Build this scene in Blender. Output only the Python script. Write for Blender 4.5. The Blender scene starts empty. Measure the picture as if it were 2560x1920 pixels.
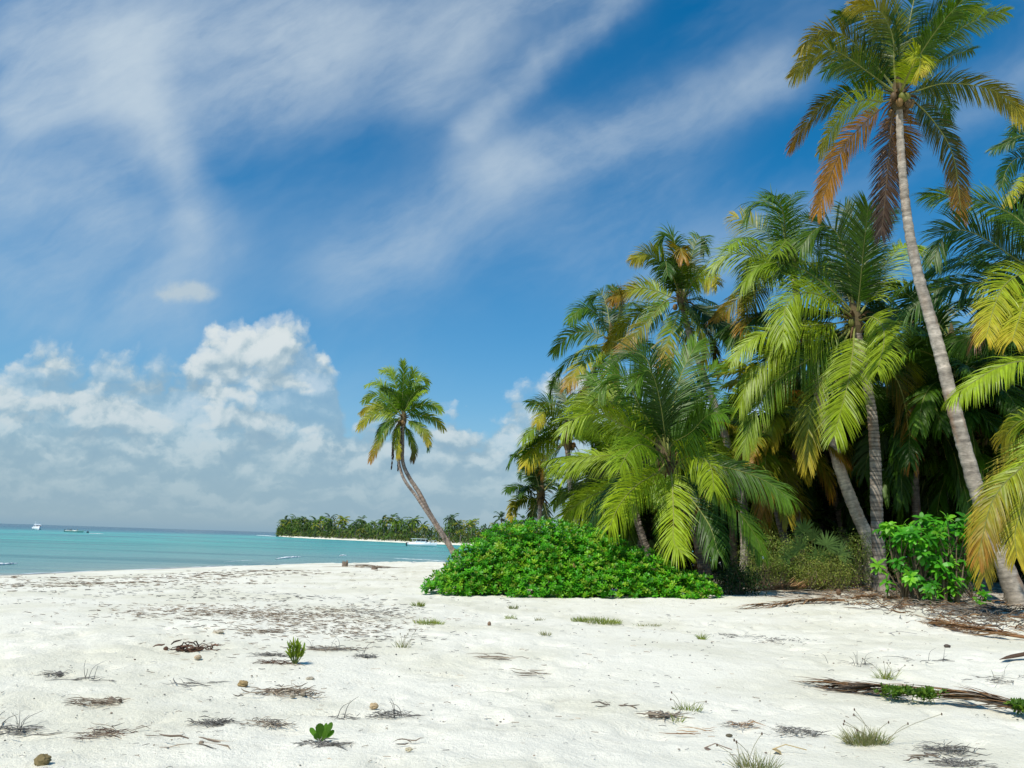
import bpy, math, random
import numpy as np
from mathutils import Vector, Matrix
R = math.radians
rng = np.random.default_rng(7)
random.seed(7)
scene = bpy.context.scene
COL = scene.collection

# ------------------------------------------------------------------ camera
F = 1900.0                      # focal length in photo pixels (2560 wide)
EYE = np.array([0.0, 0.0, 1.6])
PITCH, ROLL = math.atan(389 / F), math.atan(0.0319)
fw = np.array([0, math.cos(PITCH), math.sin(PITCH)])
r0 = np.array([1.0, 0, 0]); u0 = np.array([0, -math.sin(PITCH), math.cos(PITCH)])
rt = math.cos(ROLL) * r0 + math.sin(ROLL) * u0
up = math.cos(ROLL) * u0 - math.sin(ROLL) * r0
def ray(px, py):
    return fw + rt * ((px - 1280) / F) - up * ((py - 960) / F)
def at(px, py, Y):              # a point of the place, Y metres ahead
    d = ray(px, py); return EYE + d * (Y / d[1])
def uv(px, py):                 # sky direction as (x/y, z/y)
    d = ray(px, py); return d[0] / d[1], d[2] / d[1]
cam = bpy.data.cameras.new("camera"); co = bpy.data.objects.new("camera", cam); COL.objects.link(co)
cam.sensor_width = 36; cam.lens = 36 * F / 2560; cam.clip_end = 60000; cam.clip_start = 0.05
m = Matrix.Identity(4)
for i in range(3):
    m[i][0], m[i][1], m[i][2], m[i][3] = rt[i], up[i], -fw[i], EYE[i]
co.matrix_world = m
scene.camera = co

# ------------------------------------------------------------------ ground shape
SEA = -0.9
def sea_at(px, py):
    d = ray(px, py); return EYE + d * ((SEA - EYE[2]) / d[2])
_sh = [sea_at(x, y)[:2] for x, y in [(-60, 1441), (180, 1431), (350, 1425), (540, 1416), (700, 1412), (900, 1410), (1100, 1408)]]
SHORE = np.array([(-60, -60), (-36, 0), (-30, 24)] + [tuple(p) for p in _sh] + [(8, 84), (26, 112), (52, 150), (95, 210), (170, 300)])
def shore_dist(x, y):           # metres inland (+) or out to sea (-)
    x = np.asarray(x, float); y = np.asarray(y, float)
    best = np.full(x.shape, 1e9); sg = np.zeros(x.shape)
    for a, b in zip(SHORE[:-1], SHORE[1:]):
        d = b - a; L2 = d @ d
        t = np.clip(((x - a[0]) * d[0] + (y - a[1]) * d[1]) / L2, 0, 1)
        dx, dy = x - a[0] - t * d[0], y - a[1] - t * d[1]
        q = np.hypot(dx, dy); c = d[0] * dy - d[1] * dx
        k = q < best - 1e-9
        best = np.where(k, q, best); sg = np.where(k, np.where(c > 0, -1.0, 1.0), sg)
    return best * sg
def vnoise(x, y, s, seed):      # smooth value noise
    r = np.random.default_rng(seed); T = r.random((256, 256)) * 2 - 1
    X, Y = x / s, y / s; i, j = np.floor(X).astype(int), np.floor(Y).astype(int)
    fx, fy = X - i, Y - j; fx = fx * fx * (3 - 2 * fx); fy = fy * fy * (3 - 2 * fy)
    g = lambda a, b: T[a % 256, b % 256]
    return (g(i, j) * (1 - fx) + g(i + 1, j) * fx) * (1 - fy) + (g(i, j + 1) * (1 - fx) + g(i + 1, j + 1) * fx) * fy
def gz(x, y):
    x = np.asarray(x, float); y = np.asarray(y, float)
    s = shore_dist(x, y)
    t = np.clip(s / 24, 0, 1)
    z = SEA + np.where(s < 0, s * 0.09, 0.95 * (1 - (1 - t) ** 1.7))
    z = np.maximum(z, -4)
    w = np.clip((x - 2) / 12, 0, 1); w = w * w * (3 - 2 * w)
    z = z + 0.22 * w * np.clip((s - 10) / 15, 0, 1)
    k = np.clip((s + 1) / 6, 0, 1)
    z = z + k * (0.09 * vnoise(x, y, 4.3, 1) + 0.04 * vnoise(x, y, 1.4, 2))
    return z
def gpt(px, py):                # where the sight line through a photo pixel meets the sand
    d = ray(px, py); lo = 2.0
    t = lo; prev = t
    while t < 400:
        p = EYE + d * t
        if p[2] < float(gz(p[0], p[1])): break
        prev = t; t *= 1.02
    a, b = prev, t
    for _ in range(24):
        c = (a + b) / 2; p = EYE + d * c
        if p[2] < float(gz(p[0], p[1])): b = c
        else: a = c
    return EYE + d * b
def ground(x, y): return np.array([x, y, float(gz(x, y))])

# ------------------------------------------------------------------ materials
def lin(c): return tuple(c) + (1.0,)
class NT:
    def __init__(s, tree): s.t = tree; s.n = tree.nodes; s.l = tree.links
    def new(s, typ, **k):
        n = s.n.new(typ)
        for a, v in k.items(): setattr(n, a, v)
        return n
    def put(s, sock, v):
        if v is None: return
        if isinstance(v, bpy.types.NodeSocket): s.l.new(v, sock)
        else:
            try: sock.default_value = v
            except Exception: sock.default_value = tuple(v) + (1.0,)
    def math(s, op, a, b=None, c=None, clamp=False):
        n = s.new('ShaderNodeMath', operation=op, use_clamp=clamp)
        for i, v in enumerate((a, b, c)): s.put(n.inputs[i], v)
        return n.outputs[0]
    def vm(s, op, a, b=None, scale=None):
        n = s.new('ShaderNodeVectorMath', operation=op); s.put(n.inputs[0], a); s.put(n.inputs[1], b)
        if scale is not None: s.put(n.inputs['Scale'], scale)
        return n.outputs['Value'] if op in ('DOT_PRODUCT', 'LENGTH', 'DISTANCE') else n.outputs[0]
    def xyz(s, x, y, z=0.0):
        n = s.new('ShaderNodeCombineXYZ')
        for i, v in enumerate((x, y, z)): s.put(n.inputs[i], v)
        return n.outputs[0]
    def sep(s, v):
        n = s.new('ShaderNodeSeparateXYZ'); s.put(n.inputs[0], v); return n.outputs
    def noise(s, vec, scale, detail=4, rough=.5, dist=0.0, dim='3D'):
        n = s.new('ShaderNodeTexNoise', noise_dimensions=dim); s.put(n.inputs['Vector'], vec); s.put(n.inputs['Scale'], scale)
        s.put(n.inputs['Detail'], detail); s.put(n.inputs['Roughness'], rough); s.put(n.inputs['Distortion'], dist)
        return n.outputs['Fac']
    def mix(s, f, a, b, mode='MIX'):
        n = s.new('ShaderNodeMix', data_type='RGBA', blend_type=mode)
        s.put(n.inputs[0], f); s.put(n.inputs[6], a); s.put(n.inputs[7], b); return n.outputs[2]
    def ramp(s, f, stops, interp='LINEAR'):
        n = s.new('ShaderNodeValToRGB'); s.put(n.inputs[0], f); r = n.color_ramp; r.interpolation = interp
        while len(r.elements) < len(stops): r.elements.new(.5)
        for e, (p, c) in zip(r.elements, sorted(stops)):
            e.position = p; e.color = (c, c, c, 1) if np.isscalar(c) else tuple(c) + (1,)
        return n.outputs[0]
    def step(s, v, a, b, smooth=True):
        n = s.new('ShaderNodeMapRange', interpolation_type='SMOOTHSTEP' if smooth else 'LINEAR'); n.clamp = True
        s.put(n.inputs[0], v); s.put(n.inputs[1], a); s.put(n.inputs[2], b); return n.outputs[0]
def material(name):
    mt = bpy.data.materials.new(name); mt.use_nodes = True
    nt = NT(mt.node_tree); b = nt.n['Principled BSDF']
    return mt, nt, b
def leaf_mat(name, rough, trans, spec=.5, tint=(1.35, 1.25, .5), var=.35):
    mt, nt, b = material(name)
    c = nt.new('ShaderNodeAttribute', attribute_name='Col').outputs['Color']
    g = nt.new('ShaderNodeNewGeometry')
    oi = nt.new('ShaderNodeObjectInfo')
    nz = nt.noise(g.outputs['Position'], 9.0, 2)
    k = nt.math('ADD', nt.math('MULTIPLY', nz, var * 2), 1 - var)
    k = nt.math('MULTIPLY', k, nt.math('ADD', nt.math('MULTIPLY', oi.outputs['Random'], .25), .88))
    c = nt.mix(1.0, c, nt.xyz(k, k, k), 'MULTIPLY')
    nt.put(b.inputs['Base Color'], c); b.inputs['Roughness'].default_value = rough
    b.inputs['Specular IOR Level'].default_value = spec
    tr = nt.new('ShaderNodeBsdfTranslucent'); nt.put(tr.inputs[0], nt.mix(1.0, c, lin(tint), 'MULTIPLY'))
    mx = nt.new('ShaderNodeMixShader'); mx.inputs[0].default_value = trans
    nt.l.new(b.outputs[0], mx.inputs[1]); nt.l.new(tr.outputs[0], mx.inputs[2])
    nt.l.new(mx.outputs[0], nt.n['Material Output'].inputs[0])
    return mt
def matte_mat(name, rough=.85, scale=14, var=.4, bump=.0, spec=.2, stretch=(1, 1, 1)):
    mt, nt, b = material(name)
    c = nt.new('ShaderNodeAttribute', attribute_name='Col').outputs['Color']
    g = nt.new('ShaderNodeNewGeometry')
    p = nt.vm('MULTIPLY', g.outputs['Position'], stretch)
    nz = nt.noise(p, scale, 5, .6)
    k = nt.math('ADD', nt.math('MULTIPLY', nz, var * 2), 1 - var)
    nt.put(b.inputs['Base Color'], nt.mix(1.0, c, nt.xyz(k, k, k), 'MULTIPLY'))
    b.inputs['Roughness'].default_value = rough; b.inputs['Specular IOR Level'].default_value = spec
    if bump:
        bp = nt.new('ShaderNodeBump'); bp.inputs['Strength'].default_value = bump; bp.inputs['Distance'].default_value = .02
        nt.l.new(nz, bp.inputs['Height']); nt.l.new(bp.outputs[0], b.inputs['Normal'])
    return mt
M_FROND = leaf_mat('palm_frond_leaf', .44, .20, .32)
M_WAXY = leaf_mat('waxy_bush_leaf', .45, .28, .32, tint=(1.1, 1.35, .4), var=.45)
M_SCRUB = leaf_mat('scrub_leaf', .55, .22, .3, var=.4)
M_DRY = matte_mat('dry_plant_matter', .9, 30, .4)
M_TRUNK = matte_mat('palm_trunk_bark', .92, 7, .75, .9, .12, (1, 1, 2.6))
M_FIBRE = matte_mat('palm_crown_fibre', .95, 18, .5, .5, .1)
M_NUT = matte_mat('coconut_husk', .6, 9, .35, .15, .3)
M_PAINT = matte_mat('boat_gelcoat', .25, 3, .05, 0, .5)
M_GLASS = matte_mat('dark_boat_window', .08, 3, .1, 0, .6)
M_CLOTH = matte_mat('cloth_and_skin', .8, 20, .1, 0, .2)

# ------------------------------------------------------------------ mesh collection
class MB:
    def __init__(s): s.V = []; s.Fc = []; s.C = []; s.n = 0
    def add(s, V, Fq, C):
        V = np.asarray(V, float).reshape(-1, 3); Fq = np.asarray(Fq, int).reshape(-1, 4)
        C = np.asarray(C, float)
        if C.ndim == 1: C = np.tile(C, (len(V), 1))
        s.V.append(V); s.Fc.append(Fq + s.n); s.C.append(C[:, :3]); s.n += len(V)
    def tube(s, P, rad, col, sides=6, flat=1.0):
        P = np.asarray(P, float); n = len(P); rad = np.broadcast_to(np.asarray(rad, float), (n,))
        T = np.gradient(P, axis=0); T /= np.linalg.norm(T, axis=1)[:, None] + 1e-12
        ref = np.array([0.13, 1, 0.21]) if abs(T[0][2]) > .7 else np.array([0.05, 0.02, 1])
        A = np.cross(T, ref); A /= np.linalg.norm(A, axis=1)[:, None] + 1e-12; B = np.cross(T, A)
        a = np.arange(sides) / sides * 2 * math.pi
        V = P[:, None] + rad[:, None, None] * (np.cos(a)[None, :, None] * A[:, None] + flat * np.sin(a)[None, :, None] * B[:, None])
        V = V.reshape(-1, 3)
        i = np.arange(n - 1)[:, None] * sides; j = np.arange(sides)[None]; j2 = (j + 1) % sides
        Fq = np.stack([i + j, i + j2, i + sides + j2, i + sides + j], -1).reshape(-1, 4)
        C = np.asarray(col, float)
        if C.ndim == 2 and len(C) != len(V): C = np.repeat(C, sides, axis=0)
        s.add(V, Fq, C)
    def ball(s, c, r, col, nu=10, nv=7, rot=None, lump=0.0):
        th = np.linspace(0.02, math.pi - .02, nv); ph = np.arange(nu) / nu * 2 * math.pi
        V = np.stack([np.sin(th)[:, None] * np.cos(ph), np.sin(th)[:, None] * np.sin(ph), np.repeat(np.cos(th)[:, None], nu, 1)], -1)
        if lump: V = V * (1 + lump * rng.normal(size=V.shape[:2] + (1,)))
        V = V * np.broadcast_to(np.asarray(r, float), (3,))
        V = V.reshape(-1, 3)
        if rot is not None: V = V @ np.array(rot).T
        i = np.arange(nv - 1)[:, None] * nu; j = np.arange(nu)[None]; j2 = (j + 1) % nu
        Fq = np.stack([i + j, i + nu + j, i + nu + j2, i + j2], -1).reshape(-1, 4)
        s.add(V + np.asarray(c, float), Fq, col)
    def box(s, c, h, col, rz=0.0, taper=1.0):
        x, y, z = h; ct, st = math.cos(rz), math.sin(rz)
        V = []
        for k, f in ((-1, 1.0), (1, taper)):
            for a, b in ((-1, -1), (1, -1), (1, 1), (-1, 1)):
                X, Yv = a * x * f, b * y * f
                V.append((c[0] + X * ct - Yv * st, c[1] + X * st + Yv * ct, c[2] + k * z))
        s.add(V, [(3, 2, 1, 0), (4, 5, 6, 7), (0, 1, 5, 4), (1, 2, 6, 5), (2, 3, 7, 6), (3, 0, 4, 7)], col)
    def leaves(s, P, D, Nn, L, W, C, droop=0.0, rings=(0, .35, .75, 1), wid=(.35, 1, .75, .06), fold=0.0, sag=0.0):
        """leaf blades: P base, D direction, Nn upper-side normal (all n x 3), L length, W width"""
        P = np.asarray(P, float); D = np.array(D, float); n = len(P)
        if n == 0: return
        L = np.broadcast_to(np.asarray(L, float), (n,)); W = np.broadcast_to(np.asarray(W, float), (n,))
        D /= np.linalg.norm(D, axis=1)[:, None] + 1e-9
        S = np.cross(D, Nn); S /= np.linalg.norm(S, axis=1)[:, None] + 1e-9
        K = len(rings); out = np.zeros((n, K, 2, 3)); p = P.copy(); pr = 0.0
        for k in range(K):
            p = p + D * ((rings[k] - pr) * L)[:, None]; pr = rings[k]
            w = (W * wid[k] * .5)[:, None]
            out[:, k, 0] = p - S * w; out[:, k, 1] = p + S * w
            if droop or sag:
                Nk = np.cross(S, D)
                D = D - Nk * droop + np.array([0, 0, -sag]); D /= np.linalg.norm(D, axis=1)[:, None]
                S = S - (S * D).sum(1)[:, None] * D; S /= np.linalg.norm(S, axis=1)[:, None] + 1e-9
        V = out.reshape(-1, 3)
        b = (np.arange(n) * K * 2)[:, None] + (np.arange(K - 1) * 2)[None]
        Fq = np.stack([b, b + 1, b + 3, b + 2], -1).reshape(-1, 4)
        C = np.asarray(C, float)
        if C.ndim == 1: C = np.tile(C, (n, 1))
        s.add(V, Fq, np.repeat(C, K * 2, axis=0))
    def build(s, name, mat, parent=None, smooth=False, origin=None):
        V = np.concatenate(s.V); Fq = np.concatenate(s.Fc); C = np.concatenate(s.C)
        o0 = np.zeros(3)
        if parent is not None: o0 = np.array(parent['_o'])
        elif origin is not None: o0 = np.array(origin, float)
        V = V - o0
        me = bpy.data.meshes.new(name)
        me.vertices.add(len(V)); me.vertices.foreach_set('co', V.astype(np.float32).ravel())
        me.loops.add(Fq.size); me.loops.foreach_set('vertex_index', Fq.astype(np.int32).ravel())
        me.polygons.add(len(Fq))
        me.polygons.foreach_set('loop_start', (np.arange(len(Fq)) * 4).astype(np.int32))
        me.polygons.foreach_set('loop_total', np.full(len(Fq), 4, np.int32))
        me.polygons.foreach_set('use_smooth', np.full(len(Fq), smooth))
        me.update(calc_edges=True)
        at_ = me.color_attributes.new('Col', 'FLOAT_COLOR', 'POINT')
        at_.data.foreach_set('color', np.concatenate([np.clip(C, 0, 1), np.ones((len(C), 1))], 1).astype(np.float32).ravel())
        me.materials.append(mat)
        ob = bpy.data.objects.new(name, me); COL.objects.link(ob)
        if parent is not None: ob.parent = parent
        else: ob.location = o0
        return ob
def tag(o, label, cat, group=None):
    o['label'] = label; o['category'] = cat
    if group: o['group'] = group
    return o
def thing(name, label, cat, loc, group=None):
    o = bpy.data.objects.new(name, None); COL.objects.link(o)
    o.location = tuple(loc); o['_o'] = [float(v) for v in loc]; o.empty_display_size = .2
    return tag(o, label, cat, group)
def curve(P, n):                # Catmull-Rom through the points, n samples evenly spaced along its length
    P = np.asarray(P, float); Q = np.vstack([2 * P[0] - P[1], P, 2 * P[-1] - P[-2]]); out = []
    for i in range(1, len(Q) - 2):
        for t in np.linspace(0, 1, 24, endpoint=False):
            a, b, c, d = Q[i - 1], Q[i], Q[i + 1], Q[i + 2]
            out.append(.5 * (2 * b + (c - a) * t + (2 * a - 5 * b + 4 * c - d) * t * t + (3 * b - a - 3 * c + d) * t ** 3))
    out.append(P[-1]); out = np.array(out)
    q = np.r_[0, np.cumsum(np.linalg.norm(np.diff(out, axis=0), axis=1))]
    return np.stack([np.interp(np.linspace(0, q[-1], n), q, out[:, k]) for k in range(3)], 1)
SKY_SAT, SKY_VAL, SKY_HUE = 1.5, 1.12, .493
# ------------------------------------------------------------------ palms
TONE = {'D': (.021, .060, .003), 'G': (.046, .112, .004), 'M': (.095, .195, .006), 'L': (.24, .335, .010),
        'Y': (.44, .34, .025), 'O': (.36, .165, .018), 'B': (.12, .062, .028), 'K': (.045, .028, .018), 'T': (.30, .20, .11)}  # D and G deepened: shade between the fronds put into the leaf colour
def frond(mb, pts, Ll, n=70, g=.28, tone='ML', width=.042, side=None, seed=0, pet=.16, lift=.12, rag=.05, wind=(-.03, 0, 0), face=None, fk=.5):
    r = np.random.default_rng(seed)
    P = curve(pts, 30)
    T = np.gradient(P, axis=0); T /= np.linalg.norm(T, axis=1)[:, None]
    ch = P[-1] - P[0]; S0 = np.cross(ch, (0, 0, 1.0))
    if side is not None: S0 = np.array(side, float)
    elif np.linalg.norm(S0) < .35 * np.linalg.norm(ch): S0 = np.cross(P[15] - P[0], (0, 0, 1.0)) + np.array([.3, 0, 0])
    S0 /= np.linalg.norm(S0) + 1e-9
    c0, c1 = np.array(TONE[tone[0]]), np.array(TONE[tone[-1]])
    live = tone[0] not in 'BKOT'
    rc = np.array((.30, .32, .08)) if live else np.array((.20, .13, .07))
    s_ = np.linspace(0, 1, 30)
    mb.tube(P, np.interp(s_, [0, .08, .3, 1], [.06, .045, .026, .007]), rc[None] * np.interp(s_, [0, 1], [1.0, .8])[:, None], 5, .6)
    s = pet + (1 - pet) * (np.arange(n) + .5) / n
    f = s * 29; i = np.minimum(f.astype(int), 28); w = (f - i)[:, None]
    pos = P[i] * (1 - w) + P[i + 1] * w; t = T[i] * (1 - w) + T[i + 1] * w; t /= np.linalg.norm(t, axis=1)[:, None]
    S = S0[None] - (t @ S0)[:, None] * t; S /= np.linalg.norm(S, axis=1)[:, None] + 1e-9
    N = np.cross(S, t)
    if face is not None:        # the blade twists along the rachis, as real fronds do
        f_ = np.array(face, float); vp = f_[None] - (t @ f_)[:, None] * t; ln = np.linalg.norm(vp, axis=1)[:, None]; vp /= ln + 1e-9
        k_ = (fk * np.interp(s, [0, .3, 1], [.5, 1, 1.1]))[:, None] * np.clip(ln * 1.5, 0, 1)
        N = N * (1 - k_) + vp * k_; N -= (N * t).sum(1)[:, None] * t; N /= np.linalg.norm(N, axis=1)[:, None] + 1e-9; S = np.cross(t, N)
    prof = 1.1 * np.interp(s, [pet, .28, .5, .75, .93, 1], [.6, .95, 1, .95, .75, .5]) * Ll
    ang = np.radians(np.interp(s, [pet, .4, .8, 1], [64, 48, 35, 20]))
    w1_, w2_, w3_ = r.uniform(0, 6.28, 3); torn = r.uniform(.3, .97, r.integers(1, 4))
    for sd in (-1, 1):
        a = ang + r.normal(size=n) * .05 + .04 * np.sin(s * 37 + w1_ + sd) + .03 * np.sin(s * 83 + w2_); be = lift * np.interp(s, [0, .5, 1], [1, .7, .2]) + r.normal(size=n) * .09 + 0.1 * np.sin(s * 21 + w3_ + 2 * sd)
        D = t * np.cos(a)[:, None] + (sd * S * np.cos(be)[:, None] + N * np.sin(be)[:, None]) * np.sin(a)[:, None]
        L = prof * (1 + r.normal(size=n) * rag)
        keep = (r.random(n) > .05) & ~np.any((np.abs(s[None] - torn[:, None]) < .012) & (r.random((len(torn), 1)) < .6), axis=0)
        D = D[keep]; tt = t[keep]; L = L[keep]; p = pos[keep].copy(); k = len(p); sk = s[keep]
        D = D / np.linalg.norm(D, axis=1)[:, None]
        rings = (0, .3, .65, 1.0); wid = (.55, 1.0, .72, .07); out = np.zeros((k, 4, 2, 3)); pr = 0
        gg = g * .8 * (1 + r.normal(size=k) * .25) * np.where(r.random(k) < .07, 2.6, 1); tw = r.normal(size=k) * .22
        for q in range(4):
            p = p + D * ((rings[q] - pr) * L)[:, None]; pr = rings[q]
            W = tt - (tt * D).sum(1)[:, None] * D; W /= np.linalg.norm(W, axis=1)[:, None] + 1e-9
            W = W * np.cos(tw)[:, None] + np.cross(D, W) * np.sin(tw)[:, None]
            hw = width * wid[q] * .5
            out[:, q, 0] = p - W * hw; out[:, q, 1] = p + W * hw
            D = D + gg[:, None] * (np.array([0, 0, -1.0]) + np.array(wind)) * (.45 + .75 * q); D /= np.linalg.norm(D, axis=1)[:, None]
        b = (np.arange(k) * 8)[:, None] + (np.arange(3) * 2)[None]
        Fq = np.stack([b, b + 1, b + 3, b + 2], -1).reshape(-1, 4)
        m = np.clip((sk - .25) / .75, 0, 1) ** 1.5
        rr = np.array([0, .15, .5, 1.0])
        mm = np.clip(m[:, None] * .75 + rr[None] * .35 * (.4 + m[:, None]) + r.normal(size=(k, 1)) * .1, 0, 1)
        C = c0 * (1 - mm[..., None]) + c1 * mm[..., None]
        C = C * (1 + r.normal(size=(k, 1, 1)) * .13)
        mb.add(out.reshape(-1, 3), Fq, np.repeat(C, 2, axis=1).reshape(-1, 3))
def trunk(root, pts, r0, r1, swell=1.6, seed=0, tone=(.33, .29, .25), ringy=.3, name='trunk', n=190):
    r = np.random.default_rng(seed); P = curve(pts, n); s = np.linspace(0, 1, n)
    rad = np.interp(s, [0, .04, .12, .3, 1], [r0 * swell, r0 * (1 + (swell - 1) * .55), r0 * 1.08, r0, r1])
    ph = np.cumsum(r.uniform(.7, 1.3, n)); st = (ph % 2.6) / 2.6
    rad = rad * (1 + .08 * (st - .5) + r.normal(size=n) * .02)
    c = np.array(tone)[None] * (1 - ringy * (st < .3)[:, None]) * (1 + r.normal(size=(n, 1)) * .13)
    P = P + r.normal(size=P.shape) * .004
    A_, S_ = np.meshgrid(np.arange(14) / 14 * 6.28, s); L_ = np.linalg.norm(np.array(pts[-1]) - np.array(pts[0]))
    pt = vnoise(np.cos(A_) * 2 + seed, S_ * L_ * 2.2 + np.sin(A_), 1.0, 40) + .6 * vnoise(np.cos(A_) * 5 + seed, S_ * L_ * 7 + 2 * np.sin(A_), 1.0, 41)
    c = c[:, None] * (1 + .32 * np.clip(pt, -1, 1))[..., None]; st_ = np.clip(vnoise(np.cos(A_) * 2 + 9, S_ * L_ * 1.3 + np.sin(A_), 1.0, 42) - .45, 0, .5)[..., None] * 1.5
    c = c * (1 - st_) + np.array((.30, .17, .09)) * st_
    mb = MB(); mb.tube(P, rad, c.reshape(-1, 3), 14); return mb.build(name, M_TRUNK, root, True)
def auto_pts(hub, az, e0, L, bend, seed=0):
    n = 7; P = [np.array(hub, float)]; e = e0
    for i in range(n):
        q = np.array([math.cos(e) * math.sin(az), math.cos(e) * math.cos(az), math.sin(e)])
        P.append(P[-1] + q * L / n); e -= bend / n * (.5 + i / n)
        e = max(e, -1.5)
    return P
def crown_parts(root, hub, seed, nuts=6, size=1.0, up_dir=(0, 0, 1)):
    r = np.random.default_rng(seed + 500); hub = np.array(hub, float); u = np.array(up_dir, float)
    mb = MB()
    mb.tube([hub - u * .55 * size, hub - u * .25 * size, hub + u * .1 * size, hub + u * .6 * size, hub + u * 1.0 * size],
            np.array([.15, .24, .23, .12, .03]) * size, (.13, .10, .05), 10)
    for k in range(26):
        a = r.uniform(0, 6.28); d = np.array([math.cos(a), math.sin(a), r.uniform(-1.2, .9)])
        p = hub + d * .16 * size
        mb.tube([p, p + d * .3 * size, p + d * .5 * size + np.array([0, 0, -.18])], [.05 * size, .03 * size, .006], np.array((.16, .10, .05)) * r.uniform(.5, 1.2), 4, .4)
    mb.build('crown_fibre', M_FIBRE, root)
    for k in range(nuts):
        a = r.uniform(0, 6.28); p = hub + np.array([math.cos(a) * .33, math.sin(a) * .33, -.28 + r.uniform(-.22, .15)]) * size
        mb = MB(); c = [(.16, .17, .03), (.22, .13, .045), (.12, .075, .035)][k % 3]
        mb.ball(p, np.array([.115, .115, .15]) * size, c, 9, 7); mb.build('coconut', M_NUT, root, True)
def palm(label, base, hub, trunk_pts, r0, r1, hero, Y, L=4.6, Ll=.8, nfill=8, seed=0, nuts=6, fill_tone='GM', fill_az=None, n=70, width=.042,
         swell=1.6, tone=(.33, .29, .25), ringy=.3, g=.28, group='coconut palms at the edge of the grove', fill_e=(-35, 80), size=1.0, face=1, low=('MY', 'MO', 'LY', 'OB')):
    r = np.random.default_rng(seed + 99)
    hub = np.array(hub, float); base = np.array(base, float)
    root = thing('coconut_palm', label, 'palm tree', base, group)
    bb = base - np.array([0, 0, .25])
    tp = [bb] + [np.array(p, float) for p in trunk_pts] + [hub - np.array([0, 0, .15])]
    trunk(root, tp, r0, r1, swell, seed, tone, ringy)
    u = curve(tp, 20); u = u[-1] - u[-4]; u /= np.linalg.norm(u)
    crown_parts(root, hub, seed, nuts, size, u)
    for k, h in enumerate(hero):
        px, sg, tn = h[0], h[1], h[2]; gg = h[3] if len(h) > 3 else g
        wr = [at(x, y, Y) for x, y in px]
        if len(h) <= 4 or not h[4]: wr = [hub] + wr
        q = np.r_[0, np.cumsum([np.linalg.norm(b - a) for a, b in zip(wr[:-1], wr[1:])])]
        dz = max(L * .92, .0); dz = math.sqrt(max(dz * dz - q[-1] ** 2, (.12 * L) ** 2)) * sg
        P = []
        for w, d in zip(wr, q):      # give the frond its depth: swing it towards or away along the line of sight
            f = d / q[-1]; Yw = w[1] + dz * f
            P.append(EYE + (w - EYE) * (Yw / w[1]))
        v = EYE - P[1]; v = v / np.linalg.norm(v) + np.array([r.normal() * .25, 0, r.normal() * .25]); fc = face if len(h) < 6 else h[5]
        mb = MB(); frond(mb, P, Ll * r.uniform(.95, 1.1) * (.3 if tn[0] == 'K' else 1), n, gg, tn, width, seed=seed * 131 + k, face=v * fc, fk=r.uniform(.5, .8))
        mb.build('frond', M_FROND if tn[0] not in 'BKT' else M_FROND, root)
    for k in range(nfill):
        az = (k + r.uniform(.1, .9)) * 2.399 if fill_az is None else R(r.uniform(*fill_az))
        e = R(r.uniform(*fill_e)); q = (math.degrees(e) - fill_e[0]) / (fill_e[1] - fill_e[0])
        tn = fill_tone if q > .3 or r.random() < .5 else str(r.choice(list(low)))
        mb = MB(); frond(mb, auto_pts(hub, az, e, L * r.uniform(.8, 1.02), R(r.uniform(60, 105))), Ll, n, g * r.uniform(.8, 1.3), tn, width, seed=seed * 131 + 60 + k, face=(r.normal(), r.normal(), .2), fk=r.uniform(.1, .6))
        mb.build('frond', M_FROND, root)
    return root
c1 = lambda *a: [(1900 + x / 1.844, y / 1.844) for x, y in a]
c2 = lambda *a: [(1300 + x / 2.766, 500 + y / 2.766) for x, y in a]
c3 = lambda *a: [(1700 + x / 2.552, 500 + y / 2.552) for x, y in a]
c4 = lambda *a: [(1250 + x / 2.949, 1000 + y / 2.949) for x, y in a]
c5 = lambda *a: [(1800 + x / 2.764, 1000 + y / 2.764) for x, y in a]
c6 = lambda *a: [(850 + x / 2.764, 850 + y / 2.764) for x, y in a]
c7 = lambda *a: [(1380 + x / 3.318, 840 + y / 3.318) for x, y in a]
c8 = lambda *a: [(2260 + x / 2.213, 250 + y / 2.213) for x, y in a]
c9 = lambda *a: [(1780 + x / 3.686, 450 + y / 3.686) for x, y in a]
cA = lambda *a: [(2280 + x / 2.675, 950 + y / 2.675) for x, y in a]
def ats(P, Y): return [at(x, y, Y) for x, y in P]
def dropat(px, py, Y):          # ground point under the sight line at distance Y
    p = at(px, py, Y); return ground(p[0], p[1])

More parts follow.
